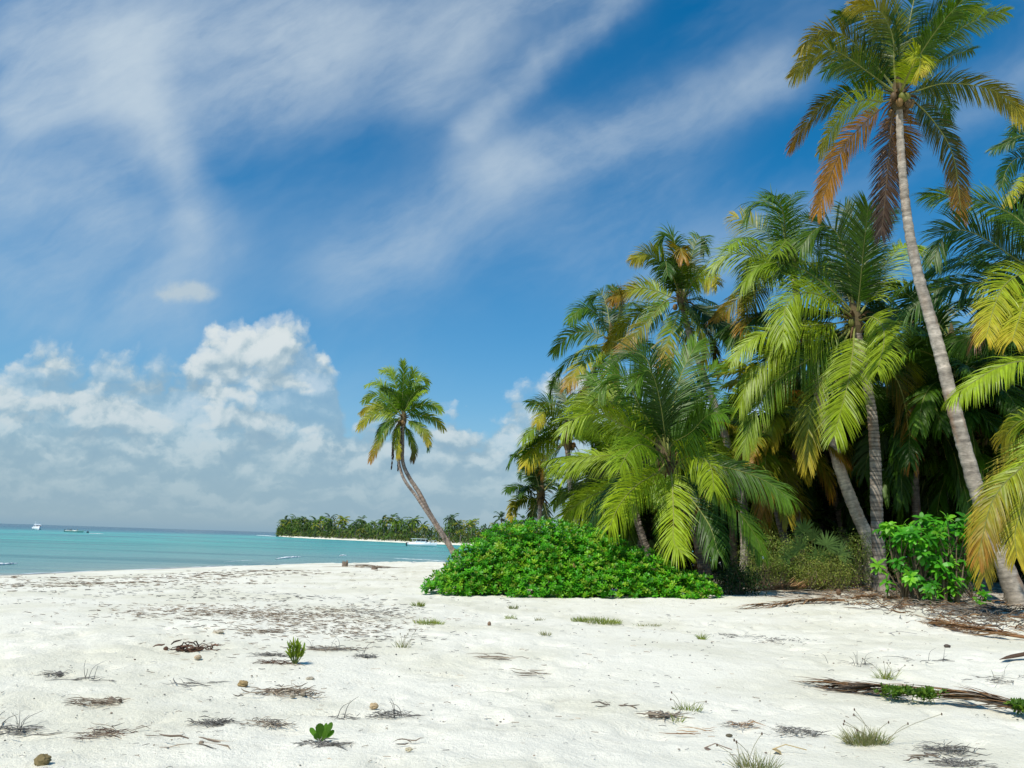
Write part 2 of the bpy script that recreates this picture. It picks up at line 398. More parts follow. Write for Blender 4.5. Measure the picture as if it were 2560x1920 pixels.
# 1 tall leaning palm at the right
Y1 = 22.0
palm('tallest coconut palm, long grey leaning trunk, browning lower fronds, above all the others', dropat(2556, 1510, Y1), at(2247, 240, Y1),
     ats([(2488, 1354), (2442, 1227), (2384, 1018), (2343, 856), (2297, 694), (2268, 544), (2252, 370)], Y1), .20, .10, [
    (c1((560, 380), (360, 240), (260, 250), (150, 350)), -1, 'GY', .25),
    (c1((560, 330), (400, 170), (280, 150), (185, 240)), 1, 'DY', .3),
    (c1((560, 425), (420, 420), (270, 500), (140, 670)), 1, 'GO', .18),
    (c1((560, 470), (480, 460), (380, 520), (275, 700)), -1, 'LY', .2),
    (c1((560, 500), (490, 560), (370, 700), (265, 980)), 1, 'OO', .22),
    (c1((610, 540), (600, 640), (585, 830), (560, 1080)), 1, 'BK', .1),
    (c1((640, 540), (660, 600), (660, 700), (650, 780)), 1, 'OB', .1),
    (c1((710, 470), (800, 560), (890, 720), (930, 1000)), 1, 'DO', .24),
    (c1((720, 420), (850, 385), (1020, 400), (1130, 450), (1225, 550)), -1, 'DY', .3),
    (c1((720, 440), (790, 430), (850, 480), (860, 560)), 1, 'GM', .3),
    (c1((680, 330), (800, 230), (960, 110), (1130, 55)), 1, 'DL', .2),
    (c1((690, 330), (720, 265), (740, 250), (735, 340)), -1, 'LY', .35),
    (c1((620, 330), (560, 180), (480, 90), (360, 70)), 1, 'DM', .25),
    (c1((620, 320), (610, 160), (540, 40), (430, 20)), -1, 'GY', .25),
    (c1((640, 300), (640, 100), (600, -60), (520, -130)), -1, 'GM', .2),
    (c1((655, 300), (690, 100), (720, -60), (720, -160)), 1, 'DG', .2),
    (c1((670, 310), (760, 140), (860, 0), (960, -60)), 1, 'DG', .2),
    (c1((700, 360), (800, 300), (900, 250), (980, 230)), 1, 'DG', .2),
    (c1((690, 330), (800, 160), (880, 60), (1010, 30)), -1, 'GL', .3),
    (c1((570, 400), (470, 300), (380, 290), (300, 330)), 1, 'GM', .3)],
    Y1, L=4.3, Ll=.74, nfill=2, seed=11, nuts=12, fill_e=(10, 70), fill_tone='GM', n=150, width=.032, face=-1, swell=1.75, tone=(.42, .36, .29), ringy=.28)

# 2 big crown in the middle of the grove, ringed trunk
Y2 = 27.5
palm('big bright green coconut palm with a dark ringed trunk, right of the grove centre', dropat(2203, 1452, Y2), at(2139, 800, Y2),
     ats([(2196, 1362), (2191, 1253), (2189, 1163), (2180, 1036), (2160, 920)], Y2), .21, .14, [
    (c3((1105, 680), (1065, 400), (1000, 210), (920, 165), (840, 210), (770, 310)), -1, 'DM', .2),
    (c3((1130, 650), (1130, 400), (1110, 180), (1050, 40)), 1, 'DG', .16),
    (c3((1150, 650), (1190, 350), (1240, 160), (1330, 60)), 1, 'DG', .16),
    (c3((1140, 650), (1170, 330), (1190, 150), (1200, 40)), -1, 'GM', .16),
    (c3((1190, 660), (1290, 440), (1400, 310), (1490, 290), (1590, 390)), 1, 'LL', .3),
    (c3((1060, 690), (840, 510), (560, 385), (330, 345), (200, 430)), 1, 'LL', .3),
    (c3((1080, 690), (900, 520), (720, 420), (520, 410), (400, 540)), -1, 'ML', .25),
    (c3((1040, 700), (900, 610), (760, 595), (675, 680), (655, 900)), -1, 'LL', .4),
    (c3((1050, 780), (850, 800), (560, 840), (420, 920), (330, 1020)), -1, 'LL', .35),
    (c3((1050, 810), (800, 900), (600, 975), (440, 1160), (380, 1320)), -1, 'LL', .3),
    (c3((1050, 850), (850, 1000), (620, 1150), (480, 1350), (400, 1600)), -1, 'ML', .3),
    (c3((1150, 770), (1220, 745), (1290, 800), (1300, 920), (1260, 1090)), -1, 'LL', .35),
    (c3((1110, 850), (1105, 950), (1075, 1150), (1030, 1330), (985, 1500)), -1, 'LL', .16),
    (c3((1060, 880), (960, 1050), (860, 1250), (820, 1450), (815, 1680)), -1, 'MY', .25),
    (c3((1190, 850), (1320, 1030), (1430, 1280), (1470, 1660)), 1, 'DO', .25),
    (c3((1220, 830), (1400, 930), (1570, 1060), (1690, 1300)), 1, 'DM', .25),
    (c3((1210, 760), (1360, 760), (1500, 800), (1610, 900)), 1, 'GM', .3),
    (c3((1060, 720), (900, 700), (760, 760), (640, 860)), 1, 'GM', .3),
    (c3((1000, 860), (900, 900), (760, 1060), (700, 1260)), 1, 'DM', .25),
    (c3((1100, 880), (1180, 1080), (1220, 1280), (1240, 1420)), 1, 'GM', .2)],
    Y2, L=5.6, Ll=1.15, nfill=7, seed=12, nuts=4, fill_e=(-20, 75), fill_tone='DG', fill_az=(-90, 90), n=140, width=.037, tone=(.34, .29, .23), ringy=.62, swell=1.9)

# 3 behind it: straight trunk with sunlight put into its pale tone, crown above and to the left
Y3 = 30.0
palm('coconut palm with a pale slanting trunk meeting the ringed trunk at its foot', dropat(2181, 1440, Y3), at(1980, 650, Y3),
     ats([(2169, 1354), (2144, 1289), (2115, 1217), (2089, 1137), (2040, 960), (2000, 780)], Y3), .23, .13, [
    (c9((690, 640), (640, 400), (560, 230), (400, 200), (310, 360)), 1, 'GM', .25),
    (c9((720, 640), (700, 350), (720, 180), (800, 110)), 1, 'DG', .15),
    (c9((690, 620), (660, 330), (600, 160), (520, 150)), -1, 'GM', .2),
    (c9((660, 690), (520, 520), (340, 400), (200, 330)), 1, 'MY', .22),
    (c9((640, 700), (480, 580), (300, 530), (150, 620)), -1, 'ML', .3),
    (c9((640, 740), (460, 800), (320, 1000), (180, 1150), (20, 1290)), 1, 'MO', .3),
    (c9((660, 800), (480, 900), (400, 1060), (260, 1380)), -1, 'MO', .25),
    (c9((740, 660), (800, 460), (900, 330), (1000, 330)), 1, 'DG', .2),
    (c9((740, 680), (780, 560), (700, 540), (600, 680)), -1, 'ML', .35),
    (c9((750, 700), (900, 600), (1000, 640), (1060, 760)), 1, 'GM', .3)],
    Y3, L=4.8, Ll=1.0, nfill=6, seed=13, nuts=3, fill_e=(-40, 60), fill_tone='DG', tone=(.58, .49, .38), ringy=.2, swell=1.5)

# 4 slim palm against the sky, orange lower fronds
Y4 = 32.0
palm('slim coconut palm standing clear against the sky, drooping orange lower fronds', dropat(1862, 1420, Y4), at(1705, 750, Y4),
     ats([(1860, 1285), (1836, 1180), (1806, 1068), (1760, 940), (1722, 830)], Y4), .18, .12, [
    (c2((1100, 600), (1080, 400), (1060, 260), (1000, 240), (955, 330)), 1, 'DM', .3),
    (c2((1120, 600), (1120, 430), (1110, 330), (1130, 400)), -1, 'MO', .3),
    (c2((1140, 600), (1190, 380), (1240, 250), (1275, 340)), 1, 'DM', .3),
    (c2((1080, 640), (1010, 500), (900, 380), (780, 410)), -1, 'MY', .3),
    (c2((1060, 680), (950, 630), (800, 610), (640, 690)), 1, 'LO', .3),
    (c2((1150, 640), (1210, 550), (1280, 525), (1355, 580)), -1, 'MY', .35),
    (c2((1160, 690), (1290, 690), (1400, 760), (1475, 890)), 1, 'GM', .25),
    (c2((1160, 720), (1290, 780), (1390, 860), (1500, 1000)), -1, 'DG', .22),
    (c2((1090, 700), (1010, 700), (880, 840), (690, 1040)), -1, 'MO', .25),
    (c2((1100, 760), (1060, 880), (1010, 1010), (990, 1150)), -1, 'MO', .2),
    (c2((1120, 770), (1140, 880), (1160, 1000), (1150, 1100)), 1, 'LO', .2),
    (c2((1150, 760), (1240, 850), (1320, 960), (1350, 1110)), 1, 'DB', .25),
    (c2((1090, 620), (1040, 480), (1010, 420), (1020, 520)), -1, 'DG', .3),
    (c2((1140, 640), (1180, 500), (1210, 450), (1230, 500)), 1, 'DG', .3)],
    Y4, L=4.3, Ll=.85, nfill=3, seed=14, nuts=5, fill_e=(-60, 30), fill_tone='MY', n=100, width=.046)

# 5 lower left neighbour
Y5 = 36.0
palm('coconut palm left of the slim one, ragged crown touching a small white cloud', dropat(1600, 1400, Y5), at(1531, 855, Y5),
     ats([(1590, 1300), (1560, 1100), (1540, 950)], Y5), .19, .13, [
    (c2((620, 860), (600, 740), (560, 650), (480, 690)), 1, 'DG', .3),
    (c2((640, 860), (650, 740), (660, 640), (640, 600)), 1, 'DG', .2),
    (c2((600, 900), (520, 780), (430, 750), (340, 830)), -1, 'GM', .3),
    (c2((580, 940), (460, 910), (340, 940), (235, 1050)), 1, 'GM', .3),
    (c2((590, 1000), (490, 1060), (400, 1160), (325, 1290)), -1, 'LO', .25),
    (c2((660, 880), (700, 790), (760, 710), (830, 740)), 1, 'GM', .3),
    (c2((660, 900), (700, 720), (690, 660), (640, 680)), -1, 'MO', .3),
    (c2((610, 1010), (560, 1130), (500, 1240), (430, 1330)), 1, 'MO', .25),
    (c2((660, 980), (760, 990), (820, 1080), (850, 1200)), 1, 'MY', .3)],
    Y5, L=4.3, Ll=.9, nfill=5, seed=15, nuts=4, fill_e=(-60, 50), fill_tone='GM', n=90, width=.05)

# 6 and 7 towards the cove
Y6 = 38.0
palm('yellow-green coconut palm third from the left in the grove, yellow arching front frond', dropat(1450, 1400, Y6), at(1418, 1098, Y6),
     ats([(1440, 1330), (1425, 1200)], Y6), .18, .13, [
    (c4((480, 200), (420, 80), (350, 20), (220, 20)), 1, 'GM', .3),
    (c4((510, 220), (500, 60), (470, -60), (400, -130)), 1, 'DG', .2),
    (c4((530, 220), (600, 60), (640, -20), (740, 0)), 1, 'GM', .3),
    (c4((450, 280), (340, 190), (250, 210), (165, 300)), -1, 'ML', .3),
    (c4((470, 300), (400, 280), (280, 330), (185, 480)), -1, 'LY', .3),
    (c4((480, 320), (430, 360), (340, 440), (300, 540)), 1, 'MO', .25),
    (c4((470, 260), (380, 120), (320, 90), (270, 170)), -1, 'MY', .35),
    (c4((550, 290), (640, 240), (700, 320), (730, 440)), 1, 'ML', .3)],
    Y6, L=4.2, Ll=.9, nfill=8, seed=16, nuts=3, fill_e=(-45, 70), fill_tone='GM', n=90, width=.05)
Y7 = 42.0
palm('small dark coconut palm furthest left in the grove, just above the big bush', dropat(1345, 1380, Y7), at(1352, 1237, Y7),
     ats([(1348, 1320), (1350, 1280)], Y7), .15, .11, [
    (c4((300, 620), (270, 520), (260, 450), (280, 400)), 1, 'DG', .2),
    (c4((290, 640), (220, 560), (170, 520), (150, 570)), 1, 'DG', .25),
    (c4((270, 700), (180, 650), (100, 640), (45, 670)), -1, 'DG', .25),
    (c4((280, 730), (220, 730), (120, 750), (75, 870)), -1, 'GY', .3),
    (c4((320, 680), (400, 620), (440, 660), (470, 760)), 1, 'GM', .3),
    (c4((310, 640), (360, 540), (400, 520), (440, 560)), 1, 'DG', .25)],
    Y7, L=3.4, Ll=.65, nfill=8, seed=17, nuts=0, fill_e=(-40, 70), fill_tone='DG', n=60, width=.065)

# 8 low palm right behind the bush
Y8 = 25.5
palm('low wide coconut palm rising behind the big bush, fronds fanning in every direction', dropat(1775, 1440, Y8), at(1668, 1150, Y8),
     ats([(1745, 1340), (1715, 1260), (1690, 1200)], Y8), .2, .15, [
    (c7((945, 900), (905, 600), (850, 360), (790, 285), (720, 330), (690, 400)), -1, 'DM', .12),
    (c7((960, 880), (1000, 600), (1080, 300), (1200, 60)), 1, 'GM', .14),
    (c7((980, 880), (1100, 600), (1240, 380), (1370, 240)), 1, 'GM', .16),
    (c7((1000, 900), (1150, 800), (1290, 660), (1420, 640)), -1, 'DM', .3),
    (c7((920, 900), (760, 640), (600, 360), (470, 330), (390, 470)), -1, 'GM', .25),
    (c7((900, 900), (740, 720), (560, 580), (400, 520), (180, 560)), 1, 'LL', .3),
    (c7((890, 920), (720, 800), (540, 720), (380, 640), (200, 680), (90, 790)), -1, 'LL', .32),
    (c7((880, 1010), (700, 1000), (500, 990), (250, 1010), (20, 1080)), 1, 'LL', .34),
    (c7((900, 1120), (830, 1160), (700, 1240), (560, 1400), (470, 1600)), -1, 'LL', .34),
    (c7((880, 1130), (720, 1170), (500, 1260), (300, 1340), (100, 1480)), 1, 'LL', .3),
    (c7((990, 1150), (1000, 1260), (1008, 1480), (1010, 1700), (1080, 1800)), -1, 'LL', .2),
    (c7((1020, 1080), (1100, 1010), (1200, 1000), (1310, 1070), (1345, 1280)), -1, 'LL', .3),
    (c7((1060, 1040), (1260, 1060), (1560, 1120), (1800, 1220), (1960, 1340)), -1, 'DM', .42),
    (c7((1060, 1090), (1240, 1180), (1420, 1330), (1580, 1500), (1700, 1680), (1740, 1800)), -1, 'GM', .42),
    (c7((1020, 1130), (1120, 1300), (1300, 1560), (1380, 1800)), -1, 'DG', .3),
    (c7((930, 860), (860, 600), (800, 220), (640, 130), (500, 220)), 1, 'DG', .2),
    (c7((900, 880), (640, 640), (440, 440), (300, 330)), 1, 'GM', .25),
    (c7((1010, 960), (1200, 880), (1360, 900), (1480, 1020)), 1, 'ML', .35),
    (c7((880, 960), (740, 900), (640, 960), (560, 1100)), -1, 'ML', .35)],
    Y8, L=4.9, Ll=1.0, nfill=5, seed=18, nuts=3, fill_e=(-30, 70), fill_tone='DG', fill_az=(-100, 100), n=130, width=.036, tone=(.17, .12, .09), ringy=.35, swell=1.3)

# 9 palms that reach in from the right
Y9 = 23.0
palm('coconut palm at the right edge with lime fronds and dark shaded upper fronds', dropat(2700, 1500, Y9), at(2640, 690, Y9),
     ats([(2720, 1300), (2700, 1000), (2660, 800)], Y9), .2, .14, [
    (c8((760, 800), (620, 650), (460, 570), (330, 540), (130, 525)), 1, 'GL', .25),
    (c8((780, 960), (620, 880), (470, 780), (330, 720), (220, 750), (165, 880)), -1, 'DG', .25),
    (c8((780, 960), (660, 960), (560, 1020), (500, 1140), (455, 1310)), -1, 'LY', .2),
    (c8((760, 990), (600, 1000), (400, 1010), (180, 1050), (20, 1180)), 1, 'DG', .42),
    (c8((760, 1010), (680, 1080), (640, 1200), (600, 1330)), -1, 'LY', .25),
    (c8((780, 900), (700, 700), (640, 640), (560, 640)), 1, 'DG', .25),
    (c8((800, 1050), (600, 1230), (420, 1290), (280, 1340)), 1, 'DM', .35)],
    Y9, L=5.0, Ll=1.05, nfill=12, seed=19, nuts=2, fill_e=(-40, 75), fill_tone='GM', n=125, width=.038)
Y10 = 17.0
palm('short palm leaning in at the right edge, yellow fronds hanging over the trunk', dropat(2725, 1560, Y10), at(2650, 1010, Y10),
     ats([(2700, 1300), (2670, 1150)], Y10), .17, .13, [
    (c8((800, 1480), (660, 1445), (520, 1480), (400, 1550), (270, 1640)), -1, 'LL', .42),
    (cA((860, 330), (749, 560), (620, 690), (530, 830), (470, 1060), (440, 1180)), -1, 'LO', .26),
    (cA((900, 420), (800, 640), (740, 860), (690, 1010), (700, 1180)), -1, 'LY', .25),
    (cA((850, 260), (749, 260), (660, 330), (600, 420)), 1, 'MY', .4),
    (cA((880, 340), (700, 560), (560, 800), (490, 1040), (480, 1310)), 1, 'YY', .25)],
    Y10, L=3.4, Ll=.72, nfill=6, seed=20, nuts=3, fill_e=(-30, 70), fill_tone='LY', fill_az=(20, 200), n=115, width=.032)
Y11 = 33.0
palm('tall coconut palm beyond the right edge, dark crown high against the sky', dropat(2720, 1440, Y11), at(2640, 430, Y11),
     ats([(2720, 1200), (2690, 800), (2650, 560)], Y11), .2, .13, [
    (c8((760, 300), (660, 200), (580, 230), (490, 275)), 1, 'DG', .25),
    (c8((760, 360), (640, 320), (570, 380), (540, 480)), -1, 'DG', .25),
    (c8((760, 400), (680, 420), (610, 480), (570, 580)), -1, 'LY', .2),
    (c8((780, 440), (700, 500), (660, 580), (640, 680)), 1, 'DM', .25),
    (c8((760, 260), (700, 140), (640, 120), (600, 190)), 1, 'DG', .2)],
    Y11, L=4.4, Ll=.8, nfill=9, seed=21, nuts=2, fill_e=(-40, 75), fill_tone='DG', n=100, width=.046)

# lone leaning palm on the beach
YL = 56.0
lone = palm('lone coconut palm leaning seaward over the beach with a curved double trunk', dropat(1150, 1412, YL), at(1009, 1046, YL),
     ats([(1141, 1394), (1103, 1331), (1074, 1284), (1049, 1234), (1022, 1192), (1007, 1155), (1007, 1110)], YL), .19, .10, [
    (c6((420, 470), (390, 330), (350, 220), (290, 210)), 1, 'ML', .25),
    (c6((430, 460), (435, 320), (440, 230), (435, 150)), -1, 'ML', .15),
    (c6((445, 460), (470, 320), (510, 230), (500, 200)), 1, 'ML', .2),
    (c6((450, 470), (500, 340), (550, 260), (610, 290)), 1, 'ML', .3),
    (c6((400, 480), (330, 360), (260, 290), (185, 310)), 1, 'ML', .3),
    (c6((395, 490), (330, 420), (240, 380), (165, 420)), -1, 'ML', .3),
    (c6((390, 510), (300, 460), (220, 460), (150, 500)), 1, 'LY', .3),
    (c6((390, 530), (280, 510), (200, 530), (130, 610)), -1, 'LY', .3),
    (c6((395, 560), (320, 620), (260, 720), (210, 830)), -1, 'MO', .25),
    (c6((470, 500), (560, 450), (640, 450), (700, 490)), -1, 'ML', .3),
    (c6((470, 520), (580, 520), (660, 550), (715, 610)), 1, 'MY', .3),
    (c6((460, 550), (540, 590), (590, 640), (615, 710)), -1, 'MY', .3),
    (c6((410, 570), (390, 660), (400, 740), (405, 800)), -1, 'LY', .2),
    (c6((440, 570), (480, 660), (510, 740), (500, 830)), 1, 'MB', .25),
    (c6((455, 480), (520, 390), (570, 350), (590, 350)), -1, 'ML', .3),
    (c6((400, 590), (370, 700), (365, 800), (355, 890)), 1, 'KK', .08),
    (c6((425, 590), (420, 700), (410, 800), (400, 900)), 1, 'KK', .08)],
    YL, L=3.3, Ll=.72, nfill=5, seed=22, nuts=8, fill_e=(-25, 85), fill_tone='GM', n=80, width=.058, swell=1.9, tone=(.30, .24, .19), ringy=.2,
    group='palms standing alone', g=.3)
trunk(lone, [at(x, y, YL - .25) for x, y in [(1110, 1345), (1070, 1285), (1040, 1240), (1016, 1208), (1003, 1180), (996, 1140), (1000, 1070)]], .12, .09, 1.0, 77, (.27, .22, .18), .2)

# palms deeper in the grove
def inner(lst, label, group, tones, seed0, L=4.8, Ll=1.05, nf=22, e=(-65, 75)):
    for k, (x, y, Y) in enumerate(lst):
        hub = at(x, y, Y); r = np.random.default_rng(seed0 + k); b = ground(hub[0] + r.uniform(-.2, 1.6), hub[1] + r.uniform(-.3, 1.2))
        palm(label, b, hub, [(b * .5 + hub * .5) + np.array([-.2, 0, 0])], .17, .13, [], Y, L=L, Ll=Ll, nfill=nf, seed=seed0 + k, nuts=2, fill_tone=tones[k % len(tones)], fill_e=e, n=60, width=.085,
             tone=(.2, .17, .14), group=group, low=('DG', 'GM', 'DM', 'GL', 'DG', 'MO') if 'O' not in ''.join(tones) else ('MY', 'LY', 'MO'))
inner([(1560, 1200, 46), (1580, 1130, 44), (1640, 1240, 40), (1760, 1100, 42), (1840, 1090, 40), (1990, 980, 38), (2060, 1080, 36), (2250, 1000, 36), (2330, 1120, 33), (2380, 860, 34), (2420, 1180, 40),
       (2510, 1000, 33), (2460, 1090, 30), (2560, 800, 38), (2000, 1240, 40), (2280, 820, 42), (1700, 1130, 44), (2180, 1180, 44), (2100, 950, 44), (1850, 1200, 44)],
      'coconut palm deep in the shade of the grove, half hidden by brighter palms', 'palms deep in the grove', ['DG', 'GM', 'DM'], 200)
inner([(1915, 1090, 32), (1985, 1020, 33), (1850, 1180, 34)], 'low yellowing coconut palm in the gap right of the low wide palm', 'yellowing palms in the gap', ['MO', 'LY', 'MY'], 240, 4.2, .95, 20, (-60, 60))
inner([(2290, 1010, 30), (2400, 960, 29), (2350, 1130, 31)], 'shaded coconut palm between the ringed trunk and the tallest trunk', 'palms behind the tallest trunk', ['DG', 'DM', 'GM'], 250, 4.4, 1.0, 20, (-60, 60))
inner([(1570, 1190, 33), (1530, 1235, 37), (1610, 1120, 37)], 'small bright coconut palm between the low wide palm and the yellow-green one', 'palms left of the low wide palm', ['ML', 'GM', 'ML'], 260, 3.8, .9, 20, (-50, 70))
# ------------------------------------------------------------------ bushes and undergrowth
def rosettes(mb, C, A, r, k=8, L=.13, W=.05, cols=((.03, .15, .008),), spread=(.5, 1.25), **kw):
    C = np.asarray(C); n = len(C); A = A / np.linalg.norm(A, axis=1)[:, None]
    ref = np.tile([0.31, .17, .9], (n, 1)); X = np.cross(A, ref); X /= np.linalg.norm(X, axis=1)[:, None]; Y_ = np.cross(A, X)
    az = np.arange(k)[None] * 2.4 + r.uniform(0, 6.28, (n, 1)); th = np.linspace(spread[1], spread[0], k)[None] + r.normal(size=(n, k)) * .18
    D = (np.cos(az)[..., None] * X[:, None] + np.sin(az)[..., None] * Y_[:, None]) * np.sin(th)[..., None] + A[:, None] * np.cos(th)[..., None]
    N = A[:, None] - (D * A[:, None]).sum(-1)[..., None] * D + 1e-3
    P = np.repeat(C[:, None], k, 1) + D * .012
    cc = np.array(cols)[r.integers(0, len(cols), n)] * r.uniform(.75, 1.25, (n, 1))
    cc = np.repeat(cc[:, None], k, 1) * np.linspace(.9, 1.15, k)[None, :, None]
    mb.leaves(P.reshape(-1, 3), D.reshape(-1, 3), N.reshape(-1, 3), (L * r.uniform(.7, 1.2, (n, k))).ravel(), (W * r.uniform(.8, 1.2, (n, k))).ravel(), cc.reshape(-1, 3), **kw)
def stems(mb, base, tips, r, rad=.02, col=(.16, .12, .08)):
    if len(base) > 1:
        q = base[np.argsort(base[:, 0])] - np.array([0, 0, .03]); mb.tube(q, rad, np.array(col), 5)
    for t in tips:
        b = base[int(np.argmin(np.linalg.norm(base[:, :2] - t[:2], axis=1) + r.random(len(base)) * .4))]; m_ = (b + t) / 2 + r.normal(size=3) * .12 * np.linalg.norm(t - b)
        mb.tube(curve([b, m_, t], 7), np.linspace(rad, rad * .35, 7), np.array(col) * r.uniform(.6, 1.3), 5)
def dome(lobes, n, r, inner=(.55, 1.03)):   # points in a shell of several half-ellipsoids: positions and outward directions
    out, nr = [], []
    vol = np.array([l[3] * l[5] for l in lobes]); vol = vol / vol.sum()
    for l, q in zip(lobes, vol):
        k = int(n * q); d = r.normal(size=(k, 3)); d[:, 2] = np.abs(d[:, 2]) * .9 - .12; d /= np.linalg.norm(d, axis=1)[:, None]
        f = r.uniform(inner[0], inner[1], k) ** .6
        R3 = np.array(l[3:6]); p = np.array(l[:3]) + d * R3 * f[:, None]; nn = d / R3
        keep = np.ones(k, bool)
        for l2 in lobes:
            if l2 is l: continue
            e = (((p - np.array(l2[:3])) / np.array(l2[3:6])) ** 2).sum(1); keep &= e > .3
        out.append(p[keep]); nr.append(nn[keep])
    P = np.vstack(out); N = np.vstack(nr); N /= np.linalg.norm(N, axis=1)[:, None]
    return P, N
r = np.random.default_rng(31)
YB = 23.5
def lobe(px, ptop, pw, Y, depth):           # a lobe of the bush: pixel centre, pixel top, pixel half width
    c = at(px, ptop, Y); g = ground(c[0], Y); hw = pw * Y / F
    return (c[0], Y, g[2] - .05, hw, depth, c[2] - g[2] + .05)
lobes = [lobe(1145, 1418, 84, 22.6, 1.0), lobe(1215, 1348, 112, 23.2, 1.5), lobe(1285, 1308, 130, 24.0, 1.9), lobe(1355, 1296, 165, 24.2, 2.2), lobe(1480, 1330, 150, 24.0, 2.0), lobe(1430, 1308, 160, 24.6, 2.0),
         lobe(1600, 1372, 110, 23.4, 1.6), lobe(1690, 1425, 78, 22.8, 1.1), lobe(1745, 1432, 52, 22.6, .7), lobe(1330, 1400, 190, 22.6, 1.0), lobe(1530, 1400, 150, 22.6, 1.0)]
b0 = ground(lobes[2][0], 23.2)
bush = thing('beach_bush', 'broad mounded bush of glossy bright green leaves on the white sand', 'bush', b0)
P, N = dome(lobes, 18000, r)
k = (P[:, 2] > gz(P[:, 0], P[:, 1]) + .03) & (vnoise(P[:, 0] + P[:, 2] * .7, P[:, 1] + P[:, 2], .45, 66) > -.68); P, N = P[k], N[k]
A = N * .75 + np.array([-.1, -.15, .75]) + r.normal(size=P.shape) * .28
mb = MB(); rosettes(mb, P, A, r, 8, .108, .044, ((.085, .35, .008), (.13, .42, .010), (.06, .29, .008), (.20, .46, .014), (.09, .37, .008), (.055, .25, .008), (.26, .42, .02)), rings=(0, .45, .8, 1), wid=(.25, .85, 1, .35), droop=.12)
mb.build('foliage', M_WAXY, bush)
k = r.integers(0, len(P), 90); mb = MB(); rosettes(mb, P[k] + N[k] * .03, A[k], r, 4, .11, .05, ((.30, .22, .06), (.24, .13, .05), (.38, .33, .07)), spread=(.6, 1.3), droop=.2)
o = mb.build('withered_leaves', M_SCRUB, bush); o['label'] = 'yellow and brown withered leaves'
k = r.integers(0, len(P), 900); mb = MB()
mb_l = P[k] + N[k] * .09
rosettes(mb, mb_l, A[k], r, 5, .09, .04, ((.22, .33, .04), (.3, .36, .06), (.16, .3, .03)), spread=(.2, .7), droop=.1)
o = mb.build('young_leaves', M_WAXY, bush); o['label'] = 'pale yellow-green young leaf tips'
mb = MB(); tips = P[r.integers(0, len(P), 160)]; tips = tips - np.array([0, -.25, .3]); bs = np.array([ground(l[0] + r.uniform(-.4, .4), l[1] + r.uniform(-.3, .3)) for l in lobes for _ in range(3)])
stems(mb, bs, tips, r, .022); mb.build('stems', M_DRY, bush)

# large-leaved shrub under the tall palm
def big_shrub(name, label, px0, px1, ptop, pbot, Y, ntip, seed, cat='shrub', L=.29, W=.12, tips_cols=((.075, .33, .012), (.11, .40, .016), (.05, .25, .012), (.17, .43, .022)), k=9, low=.0):
    r = np.random.default_rng(seed)
    a, b = at(px0, pbot, Y), at(px1, pbot, Y); top = at((px0 + px1) / 2, ptop, Y)[2]; c = ground((a[0] + b[0]) / 2, Y)
    root = thing(name, label, cat, c); hw = (b[0] - a[0]) / 2; H = top - c[2]
    tips = []
    while len(tips) < ntip:
        x = r.uniform(-1, 1); z = r.uniform(.05, 1) ** .7
        if z > 1.02 - .25 * abs(x) ** 3 + .10 * math.sin(9 * x + seed) or math.sin(5.3 * x + 4 * z + seed) > .72: continue
        if low and z < low and r.random() < .7: continue
        tips.append((c[0] + x * hw, Y + r.uniform(-.7, .9) * min(hw, 1.1), c[2] + z * H))
    tips = np.array(tips); bs = np.array([ground(c[0] + r.uniform(-.7, .7) * hw, Y + r.uniform(-.5, .5)) for _ in range(9)])
    if ntip < 9: bs = np.tile(c, (9, 1))
    mb = MB()
    for t in tips:
        q = bs[np.argmin(np.abs(bs[:, 0] - t[0]) + r.random(9) * .5)]
        mb.tube(curve([q, (q + t) / 2 + np.array([0, 0, .08 * H]) + r.normal(size=3) * .07, t], 8), np.linspace(.024, .008, 8), np.array((.17, .13, .08)) * r.uniform(.6, 1.3), 5)
    mb.build('stems', M_DRY, root)
    A = np.stack([(tips[:, 0] - c[0]) / hw * .5, (tips[:, 1] - Y) * .5 - .3, np.full(len(tips), .9)], 1) + r.normal(size=(len(tips), 3)) * .25
    mb = MB(); rosettes(mb, tips, A, r, k, L, W, tips_cols, spread=(.35, 1.5), rings=(0, .2, .5, .8, 1), wid=(.12, .75, 1, .6, .05), droop=.14, sag=.2)
    rosettes(mb, tips - A * .12, A, r, 5, L, W, tips_cols, spread=(1.2, 1.9), rings=(0, .2, .5, .8, 1), wid=(.12, .75, 1, .6, .05), droop=.08, sag=.16)
    mb.build('foliage', M_WAXY, root); return root
big_shrub('broadleaf_shrub', 'bright green large-leaved shrub between the ringed trunk and the tallest palm', 2232, 2440, 1295, 1478, 22.5, 118, 41)
big_shrub('broadleaf_sapling', 'tiny bright green large-leaved seedling in front of the broadleaf shrub, left one', 2308, 2352, 1452, 1490, 21.5, 5, 42, 'seedling', .2, .085)
big_shrub('broadleaf_sapling', 'tiny bright green large-leaved seedling right of the shrub, near the tallest trunk', 2425, 2462, 1444, 1480, 21.6, 4, 43, 'seedling', .2, .085)

